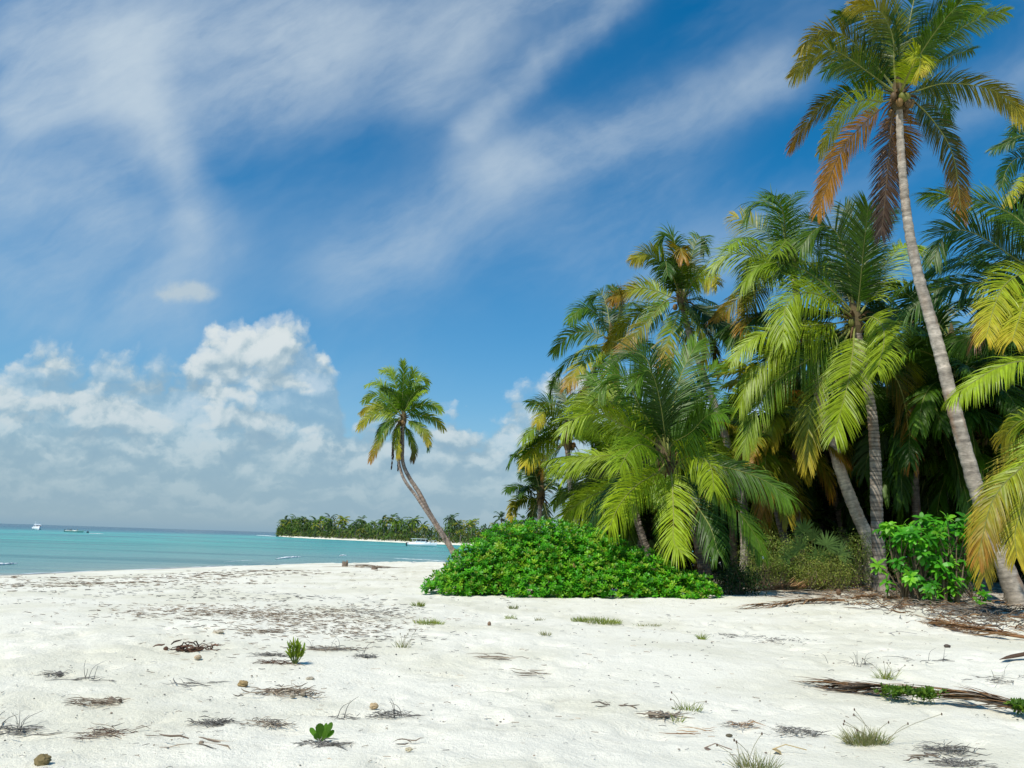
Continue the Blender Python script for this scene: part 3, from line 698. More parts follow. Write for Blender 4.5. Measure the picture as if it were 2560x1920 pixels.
# fine-leaved scrub between the bush and the ringed trunk
def scrub(label, px0, px1, ptop, pbot, Y, n, seed, cols, lw=(.07, .024)):
    r = np.random.default_rng(seed); a, b = at(px0, pbot, Y), at(px1, pbot, Y); top = at((px0 + px1) / 2, ptop, Y)[2]; c = ground((a[0] + b[0]) / 2, Y)
    root = thing('scrub_bush', label, 'scrub', c, 'olive scrub under the palms'); hw = (b[0] - a[0]) / 2; H = max(top - c[2], .4)
    T = []
    for _ in range(70):
        x, y = r.uniform(-1, 1), r.uniform(-1, 1); z = r.uniform(.15, 1) * (1 - .35 * x * x)
        T.append((c[0] + x * hw, Y + y * .9, c[2] + z * H))
    T = np.array(T); mb = MB(); stems(mb, np.array([ground(c[0] + r.uniform(-.8, .8) * hw, Y + r.uniform(-.6, .6)) for _ in range(8)]), T, r, .014, (.2, .15, .1))
    mb.build('stems', M_DRY, root)
    P = T[r.integers(0, len(T), n)] + r.normal(size=(n, 3)) * np.array([.2, .2, .13]); P[:, 2] = np.maximum(P[:, 2], c[2] + .04)
    D = r.normal(size=(n, 3)) + np.array([0, -.2, .5]); N = r.normal(size=(n, 3)) * .5 + np.array([0, -.2, 1])
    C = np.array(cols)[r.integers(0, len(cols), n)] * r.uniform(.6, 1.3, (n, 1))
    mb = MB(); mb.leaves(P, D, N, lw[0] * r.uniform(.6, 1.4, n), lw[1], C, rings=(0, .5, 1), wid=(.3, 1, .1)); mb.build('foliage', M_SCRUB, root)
OL = ((.24, .32, .05), (.17, .27, .04), (.33, .36, .09), (.11, .19, .025))  # olives raised to look sunlit although the scrub stands in shade
scrub('olive scrub bush nearest the big green bush, in the shade of the low palm', 1868, 1960, 1335, 1440, 28, 5600, 51, OL)
scrub('olive scrub bush left of the fan palm, with spiky twig tips', 1930, 2030, 1340, 1445, 28.5, 5600, 52, OL)
scrub('low yellowish scrub bush in front of the fan palm', 1990, 2110, 1385, 1450, 27.5, 5600, 53, ((.28, .30, .06), (.20, .26, .04), (.15, .21, .03)))
scrub('olive scrub bush between the fan palm and the pale slanting trunk', 2085, 2185, 1325, 1450, 29, 5600, 54, OL)
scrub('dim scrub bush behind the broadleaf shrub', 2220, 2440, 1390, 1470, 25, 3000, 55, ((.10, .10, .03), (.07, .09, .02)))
scrub('low leaf mass painted dark as the palm shadow at the right end of the big green bush', 1790, 1870, 1420, 1470, 25, 2600, 56, ((.03, .07, .01), (.02, .05, .008)), (.09, .045))  # near-black leaves stand in for the shadow cast right of the bush

def fan_leaf(mb, p, d, nrm, rad, r, col):
    d = d / np.linalg.norm(d); s = np.cross(d, nrm); s /= np.linalg.norm(s); k = 26
    a = np.linspace(-1.9, 1.9, k); D = np.cos(a)[:, None] * d + np.sin(a)[:, None] * s + r.normal(size=(k, 3)) * .05
    mb.leaves(np.tile(p, (k, 1)), D, np.tile(np.cross(s, d), (k, 1)), rad * r.uniform(.85, 1.05, k) * (1 - .12 * np.abs(a)), .055, np.array(col) * r.uniform(.8, 1.2, (k, 1)), rings=(0, .4, .75, 1), wid=(.35, 1, .6, .06), sag=.08)
r = np.random.default_rng(60); cF = dropat(2030, 1440, 27.8)
fp = thing('fan_palm', 'small stemless fan palm with spiky grey-green fans in the olive scrub', 'fan palm', cF)
for (x, y, dx) in [(2000, 1372, -.5), (2065, 1365, .6), (2030, 1350, 0), (1975, 1395, -.9), (2095, 1385, .9), (2045, 1395, .2), (2010, 1330, -.2)]:
    t = at(x, y, 27.8 + r.uniform(-.4, .4)); mb = MB()
    mb.tube(curve([cF, (cF + t) / 2 + np.array([0, 0, .15]), t], 6), .012, (.14, .18, .05), 5)
    fan_leaf(mb, t, np.array([dx, -.25, .8]), np.array([dx * .3, -.9, .5]), .62, r, (.11, .20, .045)); mb.build('fan_leaf', M_SCRUB, fp)

# dense thicket far back in the grove (one mass, nobody could count its plants)
r = np.random.default_rng(61); n = 42000
X = r.uniform(1.5, 52, n); Yt = r.uniform(33, 64, n); Yt = np.maximum(Yt, 34 + np.abs(X - 14) * .0 + r.uniform(0, 8, n))
s = shore_dist(X, Yt); k = (s > 7) & (X > 3.0 + (Yt - 33) * .22); X, Yt = X[k], Yt[k]; n = len(X)
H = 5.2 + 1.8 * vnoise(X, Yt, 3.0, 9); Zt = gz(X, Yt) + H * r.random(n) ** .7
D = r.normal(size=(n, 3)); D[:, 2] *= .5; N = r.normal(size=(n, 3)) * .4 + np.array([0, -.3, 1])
C = np.array(((.02, .045, .008), (.03, .06, .01), (.045, .07, .012), (.03, .03, .01)))[r.integers(0, 4, n)]  # near-black greens carry the shade of the grove's interior in the leaf colour
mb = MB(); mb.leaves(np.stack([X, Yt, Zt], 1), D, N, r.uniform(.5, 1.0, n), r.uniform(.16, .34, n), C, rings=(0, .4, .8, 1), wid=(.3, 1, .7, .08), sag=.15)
o = mb.build('thicket', M_SCRUB); o['kind'] = 'stuff'; tag(o, 'dense undergrowth, painted dark as in deep shade, filling the back of the palm grove', 'undergrowth')

# ------------------------------------------------------------------ beach, sea, far spit
def grid_mesh(name, X, Y_, Z, attrs, mat, kind='structure'):
    ny, nx = X.shape; V = np.stack([X, Y_, Z], -1).reshape(-1, 3)
    i = np.arange(ny - 1)[:, None] * nx; j = np.arange(nx - 1)[None]
    Fq = np.stack([i + j, i + j + 1, i + nx + j + 1, i + nx + j], -1).reshape(-1, 4)
    me = bpy.data.meshes.new(name); me.vertices.add(len(V)); me.vertices.foreach_set('co', V.astype(np.float32).ravel())
    me.loops.add(Fq.size); me.loops.foreach_set('vertex_index', Fq.astype(np.int32).ravel()); me.polygons.add(len(Fq))
    me.polygons.foreach_set('loop_start', (np.arange(len(Fq)) * 4).astype(np.int32)); me.polygons.foreach_set('loop_total', np.full(len(Fq), 4, np.int32))
    me.polygons.foreach_set('use_smooth', np.ones(len(Fq), bool)); me.update(calc_edges=True)
    for k, v in attrs.items():
        a = me.attributes.new(k, 'FLOAT', 'POINT'); a.data.foreach_set('value', v.astype(np.float32).ravel())
    me.materials.append(mat); ob = bpy.data.objects.new(name, me); COL.objects.link(ob); ob['kind'] = kind; return ob
def axis(lo, hi, a, b, fine, g):
    c = list(np.arange(a, b, fine)); d = fine; x = a
    L = []
    while x > lo: d *= g; x -= d; L.append(x)
    d = fine; x = c[-1]
    while x < hi: d *= g; x += d; c.append(x)
    return np.array(L[::-1] + c)
xs = axis(-90, 260, -7, 9, .055, 1.035); ys = axis(-60, 420, 4.2, 13, .05, 1.028)
X, Yg = np.meshgrid(xs, ys); Z = gz(X, Yg); sd = shore_dist(X, Yg)
near = np.clip((sd - 1) / 5, 0, 1)
rough = np.clip(.55 + .6 * vnoise(X, Yg, 2.6, 14), .1, 1)
Z = Z + near * rough * (.034 * vnoise(X, Yg, .36, 3) + .018 * vnoise(X, Yg, .16, 4) + .006 * vnoise(X, Yg, .08, 5))
hol = vnoise(X, Yg, .27, 6); Z = Z - near * rough * .12 * np.clip(hol - .35, 0, 1)
mt, nt, b = material('white_coral_sand')
pos = nt.new('ShaderNodeNewGeometry').outputs['Position']
n1 = nt.noise(pos, .35, 4, .55); n2 = nt.noise(pos, 3.1, 5, .6); n3 = nt.noise(pos, 95, 2, .6); n4 = nt.noise(pos, 21, 4, .65)
c = nt.mix(nt.step(n1, .42, .64), lin((.82, .79, .655)), lin((.72, .69, .54)))
c = nt.mix(nt.math('MULTIPLY', nt.step(n2, .55, .75), .35), c, lin((.54, .50, .39)))
c = nt.mix(nt.math('MULTIPLY', nt.step(n4, .60, .72), .35), c, lin((.45, .41, .34)))
c = nt.mix(nt.math('MULTIPLY', nt.step(n3, .62, .75), .5), c, lin((.34, .31, .26)))
c = nt.mix(nt.math('MULTIPLY', nt.step(nt.noise(pos, 60, 2, .5), .68, .74), .7), c, lin((.88, .87, .84)))
sdn = nt.new('ShaderNodeAttribute', attribute_name='sd').outputs['Fac']
wet = nt.step(nt.math('ADD', sdn, nt.math('MULTIPLY', nt.math('SUBTRACT', n2, .5), 2.5)), 4.5, .3)
c = nt.mix(nt.math('MULTIPLY', wet, .85), c, lin((.36, .33, .27)))
lit = nt.new('ShaderNodeAttribute', attribute_name='litter').outputs['Fac']
c = nt.mix(nt.math('MULTIPLY', lit, nt.step(nt.math('ADD', n2, nt.math('MULTIPLY', n4, .6)), .62, .9)), c, lin((.22, .16, .11)))
nt.put(b.inputs['Base Color'], c); b.inputs['Roughness'].default_value = .95; b.inputs['Specular IOR Level'].default_value = .15
h = nt.math('ADD', nt.math('MULTIPLY', n4, .8), nt.math('ADD', nt.math('MULTIPLY', n2, 1.2), nt.math('MULTIPLY', n3, .3)))
bp = nt.new('ShaderNodeBump'); bp.inputs['Strength'].default_value = .7; bp.inputs['Distance'].default_value = .045
nt.l.new(h, bp.inputs['Height']); nt.l.new(bp.outputs[0], b.inputs['Normal'])
lt = np.clip((X - 6.5 - .0 * Yg) / 3, 0, 1) * np.clip((Yg - 20.8 - .9 * vnoise(X, Yg, 1.3, 8)) / 2.5, 0, 1) * np.clip((sd - 12) / 6, 0, 1)
grid_mesh('beach', X, Yg, Z, {'sd': sd, 'litter': lt}, mt)

az = np.radians(np.linspace(-110, 110, 221)); rr = np.r_[np.geomspace(6, 1200, 260), np.geomspace(1300, 45000, 24)]
AZ, RR = np.meshgrid(az, rr); X, Yg = RR * np.sin(AZ), RR * np.cos(AZ)
# far spit of land across the cove
FS = np.array([sea_at(x, y)[:2] for x, y in [(694, 1341.2), (735, 1344), (790, 1347), (870, 1350.5), (960, 1354.5), (1040, 1358.5), (1130, 1362), (1240, 1367), (1330, 1372)]])
sd = -shore_dist(X, Yg)
Z = np.full(X.shape, SEA) + .035 * vnoise(X, Yg, 3.1, 21) * np.clip(sd / 8, 0, 1) * np.clip(1 - RR / 300, 0, 1)
mt, nt, b = material('turquoise_sea')
pos = nt.new('ShaderNodeNewGeometry').outputs['Position']; P3 = nt.sep(pos)
sdn = nt.new('ShaderNodeAttribute', attribute_name='sd').outputs['Fac']
w1 = nt.noise(nt.vm('MULTIPLY', pos, (.006, .03, 0)), 1.0, 4, .55); w2 = nt.noise(nt.vm('MULTIPLY', pos, (.03, .22, 0)), 1.0, 4, .6)
lg = nt.math('DIVIDE', nt.math('LOGARITHM', nt.math('ADD', nt.math('MAXIMUM', sdn, 0), 1), 10.0), 4.0)
lg = nt.math('ADD', lg, nt.math('ADD', nt.math('MULTIPLY', nt.math('SUBTRACT', w1, .5), .20), nt.math('MULTIPLY', nt.math('SUBTRACT', w2, .5), .13)))
c = nt.ramp(lg, [(0, (.34, .36, .30)), (.10, (.23, .33, .28)), (.22, (.16, .30, .27)), (.34, (.125, .315, .285)), (.42, (.085, .33, .285)), (.49, (.05, .34, .29)), (.53, (.07, .44, .37)),
                 (.55, (.02, .18, .20)), (.572, (.055, .42, .36)), (.625, (.045, .38, .35)), (.655, (.014, .17, .22)), (.70, (.014, .085, .15)), (1, (.014, .07, .125))])
c = nt.mix(nt.math('MULTIPLY', nt.step(nt.noise(nt.vm('MULTIPLY', pos, (.02, .11, 0)), 1.0, 4, .6), .48, .64), .7), c, lin((.045, .165, .165)))
c = nt.mix(nt.math('MULTIPLY', nt.step(nt.noise(nt.vm('MULTIPLY', pos, (.05, .45, 0)), 1.0, 5, .65), .55, .72), .5), c, lin((.16, .36, .36)))
nt.put(b.inputs['Base Color'], c); b.inputs['Roughness'].default_value = .22; b.inputs['Specular IOR Level'].default_value = .17
b1 = nt.noise(nt.vm('MULTIPLY', pos, (.7, 1.6, 0)), 1.0, 5, .62); b2 = nt.noise(nt.vm('MULTIPLY', pos, (.12, .35, 0)), 1.0, 3, .5)
bp = nt.new('ShaderNodeBump'); bp.inputs['Strength'].default_value = .8; bp.inputs['Distance'].default_value = .4
nt.l.new(nt.math('ADD', b1, nt.math('MULTIPLY', b2, 1.5)), bp.inputs['Height']); nt.l.new(bp.outputs[0], b.inputs['Normal'])
grid_mesh('sea', X, Yg, Z, {'sd': sd}, mt)
# breaking wave crests
mt, nt, b = material('sea_foam_white'); b.inputs['Base Color'].default_value = (.78, .80, .80, 1); b.inputs['Roughness'].default_value = .8
nz = nt.noise(nt.new('ShaderNodeNewGeometry').outputs['Position'], 6, 4); nt.put(b.inputs['Base Color'], nt.mix(nz, lin((.62, .70, .70)), lin((.86, .87, .86))))
M_FOAM = mt
r = np.random.default_rng(70); mb = MB()
for (x0, y0, x1, y1, hpx) in [(-40, 1417, 36, 1410, 7), (690, 1398, 752, 1393, 5), (848, 1390, 866, 1389, 3.5), (985, 1396, 1130, 1404, 1.6), (560, 1405, 640, 1400, 1.2), (620, 1408, 1000, 1410, 1.0), (640, 1338.5, 690, 1341.5, 1.6), (222, 1334, 258, 1335, 1.6)]:
    a, c_ = sea_at(x0, y0), sea_at(x1, y1); n = 30; t = np.linspace(0, 1, n)[:, None]; L_ = a * (1 - t) + c_ * t
    w = hpx * np.linalg.norm(a) / F * np.sin(np.linspace(.15, 3.0, n)) ** .6 * r.uniform(.6, 1.2, n)
    L_[:, 1] += r.normal(size=n) * .12; L_[:, 2] = SEA + w * .25
    mb.tube(L_, w * .9, (.8, .8, .8), 8, .55)
for a, c_ in zip(_sh[:-1], _sh[1:]):
    m_ = max(4, int(np.linalg.norm(c_ - a) / .35)); t = np.linspace(0, 1, m_)[:, None]; L_ = np.c_[a * (1 - t) + c_ * t, np.full(m_, SEA + .015)]
    L_[:, 1] += .35 * vnoise(L_[:, 0] * 3, L_[:, 1], 2.0, 50) + .1; mb.tube(L_, .07 * np.clip(.6 + vnoise(L_[:, 0], L_[:, 1] * 2, 1.3, 51), .05, 1.4), (.8, .8, .8), 6, .4)
o = mb.build('sea_foam', M_FOAM, None, True); o['kind'] = 'stuff'; tag(o, 'small white breaking wave crests on the shallow water', 'foam')

ns = 60; t = np.linspace(0, 1, ns); q = np.r_[0, np.cumsum(np.linalg.norm(np.diff(FS, axis=0), axis=1))]
fx = np.interp(t * q[-1], q, FS[:, 0]); fy = np.interp(t * q[-1], q, FS[:, 1])
dirn = np.stack([fx, fy], 1); dirn /= np.linalg.norm(dirn, axis=1)[:, None]
dep = np.array([-3, 0, 3, 8, 20, 60, 140]); hz = np.array([-1.6, -.88, -.6, -.25, .2, .6, .6])
X = fx[None] + dirn[None, :, 0] * dep[:, None] * np.interp(t, [0, .12, 1], [.25, 1, 1])[None]; Yg = fy[None] + dirn[None, :, 1] * dep[:, None] * np.interp(t, [0, .12, 1], [.25, 1, 1])[None]
grid_mesh('far_shore', X, Yg, np.repeat(hz[:, None], ns, 1), {'sd': np.repeat(dep[:, None] + 5, ns, 1), 'litter': np.repeat((dep[:, None] > 9) * 1.0, ns, 1)}, bpy.data.materials['white_coral_sand'])
def spit(tt, back):
    i = tt * (ns - 1); a = int(min(i, ns - 2)); f = i - a; k = .25 + .75 * min(1, tt / .12)
    x = fx[a] * (1 - f) + fx[a + 1] * f; y = fy[a] * (1 - f) + fy[a + 1] * f; d = np.hypot(x, y)
    return np.array([x + x / d * back * k, y + y / d * back * k, float(np.interp(back, dep, hz))])
protos = []
for k in range(6):
    r = np.random.default_rng(300 + k); mb = MB(); H = 1.0
    top = np.array([r.uniform(-.8, .8), r.uniform(-.5, .5), 8.0])
    mb.tube(curve([(0, 0, -.5), top * .5 + np.array([.2, 0, 0]), top], 8), np.linspace(.26, .16, 8), (.28, .24, .2), 6)
    for f in range(15):
        frond(mb, auto_pts(top, f * 2.4 + r.uniform(-.3, .3), R(r.uniform(-35, 75)), r.uniform(3.2, 4.2), R(90)), .95, 15, .4,
              ['GM', 'DG', 'ML', 'MY', 'GM', 'DM'][k], .2, seed=3000 + 20 * k + f)
    o = mb.build('distant_palm', M_FROND); protos.append(o)
r = np.random.default_rng(71); cnt = 0
for row, (bk, num, h0, h1) in enumerate([(6, 34, .35, .65), (14, 36, .55, 1.0), (30, 34, .75, 1.2), (52, 30, .9, 1.5)]):
    for j in range(num):
        tt = (j + r.uniform(.1, .9)) / num
        if row > 1 and tt < .05: continue
        p = spit(tt, bk + r.uniform(-3, 5)); s = r.uniform(h0, h1) * .78 * (.75 + .25 * min(1, tt / .1))
        k = int(r.integers(0, 6)); o = protos[k] if cnt == k and cnt < 6 else None
        if o is None: o = protos[k].copy(); COL.objects.link(o)
        o.location = p; o.scale = (min(s * 1.05, 1.15), min(s * 1.05, 1.15), s); o.rotation_euler.z = r.uniform(0, 6.28); cnt += 1
        tag(o, 'distant coconut palm on the far spit across the water', 'palm tree', 'palms on the far spit')
for o in protos:
    if 'label' not in o: 
        p = spit(r.uniform(.2, .9), 40); o.location = p; tag(o, 'distant coconut palm on the far spit across the water', 'palm tree', 'palms on the far spit')
n = 16000; T_ = r.random(n); Bk = r.uniform(5, 75, n) ; P = np.array([spit(a, c_) for a, c_ in zip(T_, Bk)])
P[:, 2] += r.random(n) ** .8 * np.interp(Bk, [5, 30, 75], [2.6, 6.0, 7.6]) * (.75 + .35 * vnoise(T_ * 100, Bk, 6, 77)) * np.interp(T_, [0, .08], [.45, 1])
D = r.normal(size=(n, 3)) + np.array([0, 0, -.2]); N = r.normal(size=(n, 3)) * .4 + np.array([0, -.3, 1])
C = np.array(((.06, .13, .015), (.10, .18, .02), (.04, .09, .012), (.17, .2, .03), (.05, .07, .02)))[r.integers(0, 5, n)] * r.uniform(.6, 1.2, (n, 1))
mb = MB(); mb.leaves(P, D, N, r.uniform(1.0, 2.4, n), r.uniform(.3, .6, n), C, sag=.25)
o = mb.build('distant_grove', M_SCRUB); o['kind'] = 'stuff'; tag(o, 'thick green palm grove covering the far spit of land', 'grove')
# ------------------------------------------------------------------ boats
W_ = (.82, .84, .85); DK = (.02, .025, .03)
def hull(mb, L, B, H, col, z0=-.35, n=14, bow=.45, sheer=.25):
    t = np.linspace(0, 1, n); V = []
    for s in t:
        w = B / 2 * min(1, (1 - max(0, (s - bow) / (1 - bow)) ** 2.2) + .02); z1 = H + sheer * s * s; x = L * (s - .5)
        rake = .35 * s * s
        V += [(x + rake, 0.02, z1 - .02), (x + rake, w, z1), (x, w * .86, .1), (x - rake, w * .35, z0), (x - rake, -w * .35, z0), (x, -w * .86, .1), (x + rake, -w, z1), (x + rake, -.02, z1 - .02)]
    m = 8; i = np.arange(n - 1)[:, None] * m; j = np.arange(m - 1)[None]
    Fq = np.stack([i + j, i + j + 1, i + m + j + 1, i + m + j], -1).reshape(-1, 4).tolist()
    Fq += [(0, 1, 6, 7), (1, 2, 5, 6), (2, 3, 4, 5)]
    mb.add(V, Fq, col)
def place(root, mb, name, mat, smooth=False):
    o = mb.build(name, mat, None, smooth); o.parent = root; return o
def boat(name, label, cat, px, py, rz):
    p = sea_at(px, py); o = thing(name, label, cat, p); o.rotation_euler.z = rz; return o
# excursion boat with a hard-top cabin and two outboards at its stern (left end)
bt = boat('cabin_boat', 'white cabin boat with hard top and two dark outboards, moored off the far spit', 'boat', 1055, 1366, R(-6))
mb = MB(); hull(mb, 7.6, 2.5, .85, (.62, .72, .74)); place(bt, mb, 'hull', M_PAINT, True)
mb = MB(); mb.box((-.7, 0, 1.95), (2.05, 1.1, .06), W_); mb.box((-2.6, 0, 1.92), (.3, 1.05, .045), W_); place(bt, mb, 'hard_top', M_PAINT)
mb = MB()
for x in (-2.4, -1.3, -.1, 1.15):
    for y in (-1, 1): mb.tube([(x - .15, y, .8), (x, y, 1.9)], .05, W_, 6)
place(bt, mb, 'top_posts', M_PAINT)
mb = MB(); mb.box((-.2, 0, 1.1), (1.5, .95, .26), W_, 0, .97); mb.box((1.7, 0, 1.0), (.7, .85, .16), W_, 0, .7); cb = place(bt, mb, 'cabin', M_PAINT)
for x, w in ((-.75, .42), (.35, .5)):
    for y in (-.99, .99):
        mb = MB(); mb.box((x, y, 1.58), (w, .02, .2), DK); o = place(bt, mb, 'window', M_GLASS)
mb = MB(); mb.box((1.28, 0, 1.55), (.05, .9, .26), DK); place(bt, mb, 'windscreen', M_GLASS)
for y in (-.45, .45):
    mb = MB(); mb.box((-4.1, y, .62), (.22, .18, .32), DK, 0, .8); mb.box((-4.15, y, .05), (.1, .07, .4), DK); place(bt, mb, 'outboard_motor', M_PAINT)
mb = MB(); mb.tube([(1.9, .8, 1.1), (2.4, .8, 1.55), (3.6, .35, 1.6), (3.9, 0, 1.62), (3.6, -.35, 1.6), (2.4, -.8, 1.55), (1.9, -.8, 1.1)], .035, W_, 6)
for s in (-1, 1): mb.tube([(3.0, .6 * s, 1.57), (3.0, .55 * s, 1.0)], .03, W_, 6)
place(bt, mb, 'bow_rail', M_PAINT)
# motor yacht
ya = boat('motor_yacht', 'white motor yacht with a flybridge out on the blue water', 'yacht', 93, 1324.5, R(-50))
mb = MB(); hull(mb, 9.5, 3.4, 1.25, W_, sheer=.5); place(ya, mb, 'hull', M_PAINT, True)
mb = MB(); mb.box((-.6, 0, 1.75), (2.9, 1.35, .55), W_, 0, .86); place(ya, mb, 'cabin', M_PAINT)
mb = MB(); mb.box((2.05, 0, 1.85), (.14, 1.1, .26), DK, 0, .9); place(ya, mb, 'windscreen', M_GLASS)
for s in (-1, 1):
    mb = MB(); mb.box((-.3, 1.29 * s, 1.85), (1.9, .03, .22), DK); place(ya, mb, 'window', M_GLASS)
mb = MB(); mb.box((-.8, 0, 2.55), (1.9, 1.15, .26), W_, 0, .95); fb = place(ya, mb, 'flybridge', M_PAINT)
mb = MB(); mb.box((-1.0, 0, 3.75), (1.3, 1.05, .06), W_); place(ya, mb, 'canopy_top', M_PAINT)
mb = MB()
for x in (-2.1, .1):
    for s in (-1, 1): mb.tube([(x, .95 * s, 2.6), (x, .95 * s, 3.75)], .05, W_, 6)
place(ya, mb, 'canopy_posts', M_PAINT)
mb = MB(); mb.tube([(1.6, 1.3, 1.9), (3.4, .9, 2.3), (4.9, 0, 2.5), (3.4, -.9, 2.3), (1.6, -1.3, 1.9)], .035, W_, 6); place(ya, mb, 'bow_rail', M_PAINT)
# open speedboat with passengers
sb = boat('open_speedboat', 'low open speedboat carrying passengers near the yacht, throwing a thin wake', 'boat', 185, 1330.5, R(3))
mb = MB(); hull(mb, 7.0, 1.9, .55, (.13, .30, .28)); place(sb, mb, 'hull', M_PAINT, True)
mb = MB(); mb.box((-.2, 0, .7), (.35, .4, .3), (.3, .36, .34), 0, .8); place(sb, mb, 'console', M_PAINT)
mb = MB(); mb.box((-3.6, 0, .6), (.2, .17, .35), DK, 0, .8); mb.box((-3.65, 0, .05), (.09, .06, .35), DK); place(sb, mb, 'outboard_motor', M_PAINT)
def sitter(px, dx, shirt, hair, label):
    p = sea_at(185, 1330.5) + np.array([dx, 0, .35])
    root = thing('person', label, 'person', p, 'people in the speedboat')
    V = [(0, 0, .10), (0, 0, .32), (0, 0, .52), (0, 0, .60), (0, -.01, .72), (0, -.01, .82), (.17, 0, .52), (.24, -.06, .28), (.14, -.26, .2), (.05, -.34, .2), (-.17, 0, .52), (-.24, -.06, .28), (-.14, -.26, .2), (-.05, -.34, .2),
         (.1, -.02, .08), (.13, -.42, .12), (.13, -.46, -.28), (.13, -.6, -.3), (-.1, -.02, .08), (-.13, -.42, .12), (-.13, -.46, -.28), (-.13, -.6, -.3)]
    E = [(0, 1), (1, 2), (2, 3), (3, 4), (4, 5), (2, 6), (6, 7), (7, 8), (8, 9), (2, 10), (10, 11), (11, 12), (12, 13), (0, 14), (14, 15), (15, 16), (16, 17), (0, 18), (18, 19), (19, 20), (20, 21)]
    rad = [.15, .14, .13, .055, .09, .075, .06, .045, .035, .03, .06, .045, .035, .03, .09, .07, .05, .035, .09, .07, .05, .035]
    me = bpy.data.meshes.new('body'); me.from_pydata(V, E, []); me.materials.append(M_SKIN)
    o = bpy.data.objects.new('body', me); COL.objects.link(o); o.parent = root
    mo = o.modifiers.new('Skin', 'SKIN')
    for v, q in zip(me.skin_vertices[0].data, rad): v.radius = (q, q)
    me.skin_vertices[0].data[0].use_root = True
    o.modifiers.new('Subdivision', 'SUBSURF').levels = 1
    mb = MB(); mb.tube([(0, 0, .05), (0, 0, .2), (0, 0, .4), (0, 0, .52), (0, 0, .57)], [.17, .165, .16, .15, .08], shirt, 10, .8)
    for s in (-1, 1): mb.tube([(.12 * s, 0, .53), (.2 * s, -.02, .46), (.24 * s, -.05, .36)], [.08, .075, .06], shirt, 8)
    place(root, mb, 'shirt', M_CLOTH, True)
    mb = MB(); mb.ball((0, .015, .80), (.1, .11, .1), hair, 10, 7); place(root, mb, 'hair', M_CLOTH, True)
    mb = MB(); mb.ball((0, -.11, .76), (.018, .02, .025), (.5, .32, .22), 6, 5)
    for s in (-1, 1): mb.ball((.035 * s, -.09, .785), (.012, .012, .012), DK, 6, 5)
    mb.box((0, -.092, .71), (.03, .012, .006), (.35, .12, .1)); place(root, mb, 'face', M_CLOTH)
    root.rotation_euler.z = R(70)
M_SKIN, _nt, _b = material('tanned_skin'); _nt.put(_b.inputs['Base Color'], _nt.mix(_nt.noise(None, 8), lin((.36, .21, .14)), lin((.42, .25, .17)))); _b.inputs['Roughness'].default_value = .6
sitter(0, -2.6, (.55, .5, .5), (.03, .02, .015), 'person in a pale shirt sitting nearest the stern of the speedboat')
sitter(0, -1.7, (.03, .05, .03), (.02, .015, .01), 'person in a black shirt sitting second from the stern of the speedboat')
sitter(0, -1.15, (.05, .07, .05), (.02, .015, .01), 'person in a dark green shirt sitting just behind the console of the speedboat')
sitter(0, 1.2, (.6, .6, .42), (.05, .03, .02), 'person in a cream shirt sitting towards the bow of the speedboat')
by = sea_at(219, 1332); root = thing('mooring_buoy', 'small round dark buoy floating right of the speedboat', 'buoy', by)
mb = MB(); mb.ball((0, 0, .2), (.42, .42, .42), (.02, .05, .07), 14, 9); place(root, mb, 'float', M_PAINT, True)
mb = MB(); mb.tube([(0, 0, .5), (0, 0, .85)], .05, (.03, .05, .06), 6); place(root, mb, 'top_ring', M_PAINT)

# ------------------------------------------------------------------ things lying on the sand
DRYC = np.array(((.20, .155, .11), (.28, .22, .16), (.14, .105, .075), (.34, .29, .22), (.10, .08, .06)))
GREY = np.array(((.20, .19, .165), (.28, .27, .24), (.14, .13, .115), (.10, .095, .085)))
RUST = np.array(((.24, .12, .05), (.32, .18, .08), (.16, .08, .035), (.38, .24, .12)))
DARK = np.array(((.07, .04, .028), (.10, .06, .04), (.045, .028, .02), (.15, .08, .05)))
def strands(mb, c, wx, wy, n, r, L=.16, rad=.004, cols=GREY, lift=.03, wander=.35, bias=.6):
    px = c[0] + r.normal(size=n) * wx * .42; py = c[1] + r.normal(size=n) * wy * .42; z = gz(px, py)
    for k in range(n):
        a = r.normal() * bias + (math.pi if r.random() < .5 else 0); l = L * r.uniform(.4, 1.3); m = 5; P = []
        p = np.array([px[k], py[k], z[k] + rad + lift * r.random() ** 2])
        for q in range(m):
            P.append(p.copy()); p = p + np.array([math.cos(a), math.sin(a), 0]) * l / m; p[2] += r.normal() * lift * .25; p[2] = max(p[2], z[k] + rad * .5); a += r.normal() * wander
        mb.tube(P, rad * r.uniform(.6, 1.4) * np.array([.6, 1, 1, .8, .3]), cols[r.integers(0, len(cols))] * r.uniform(.7, 1.25), 4)
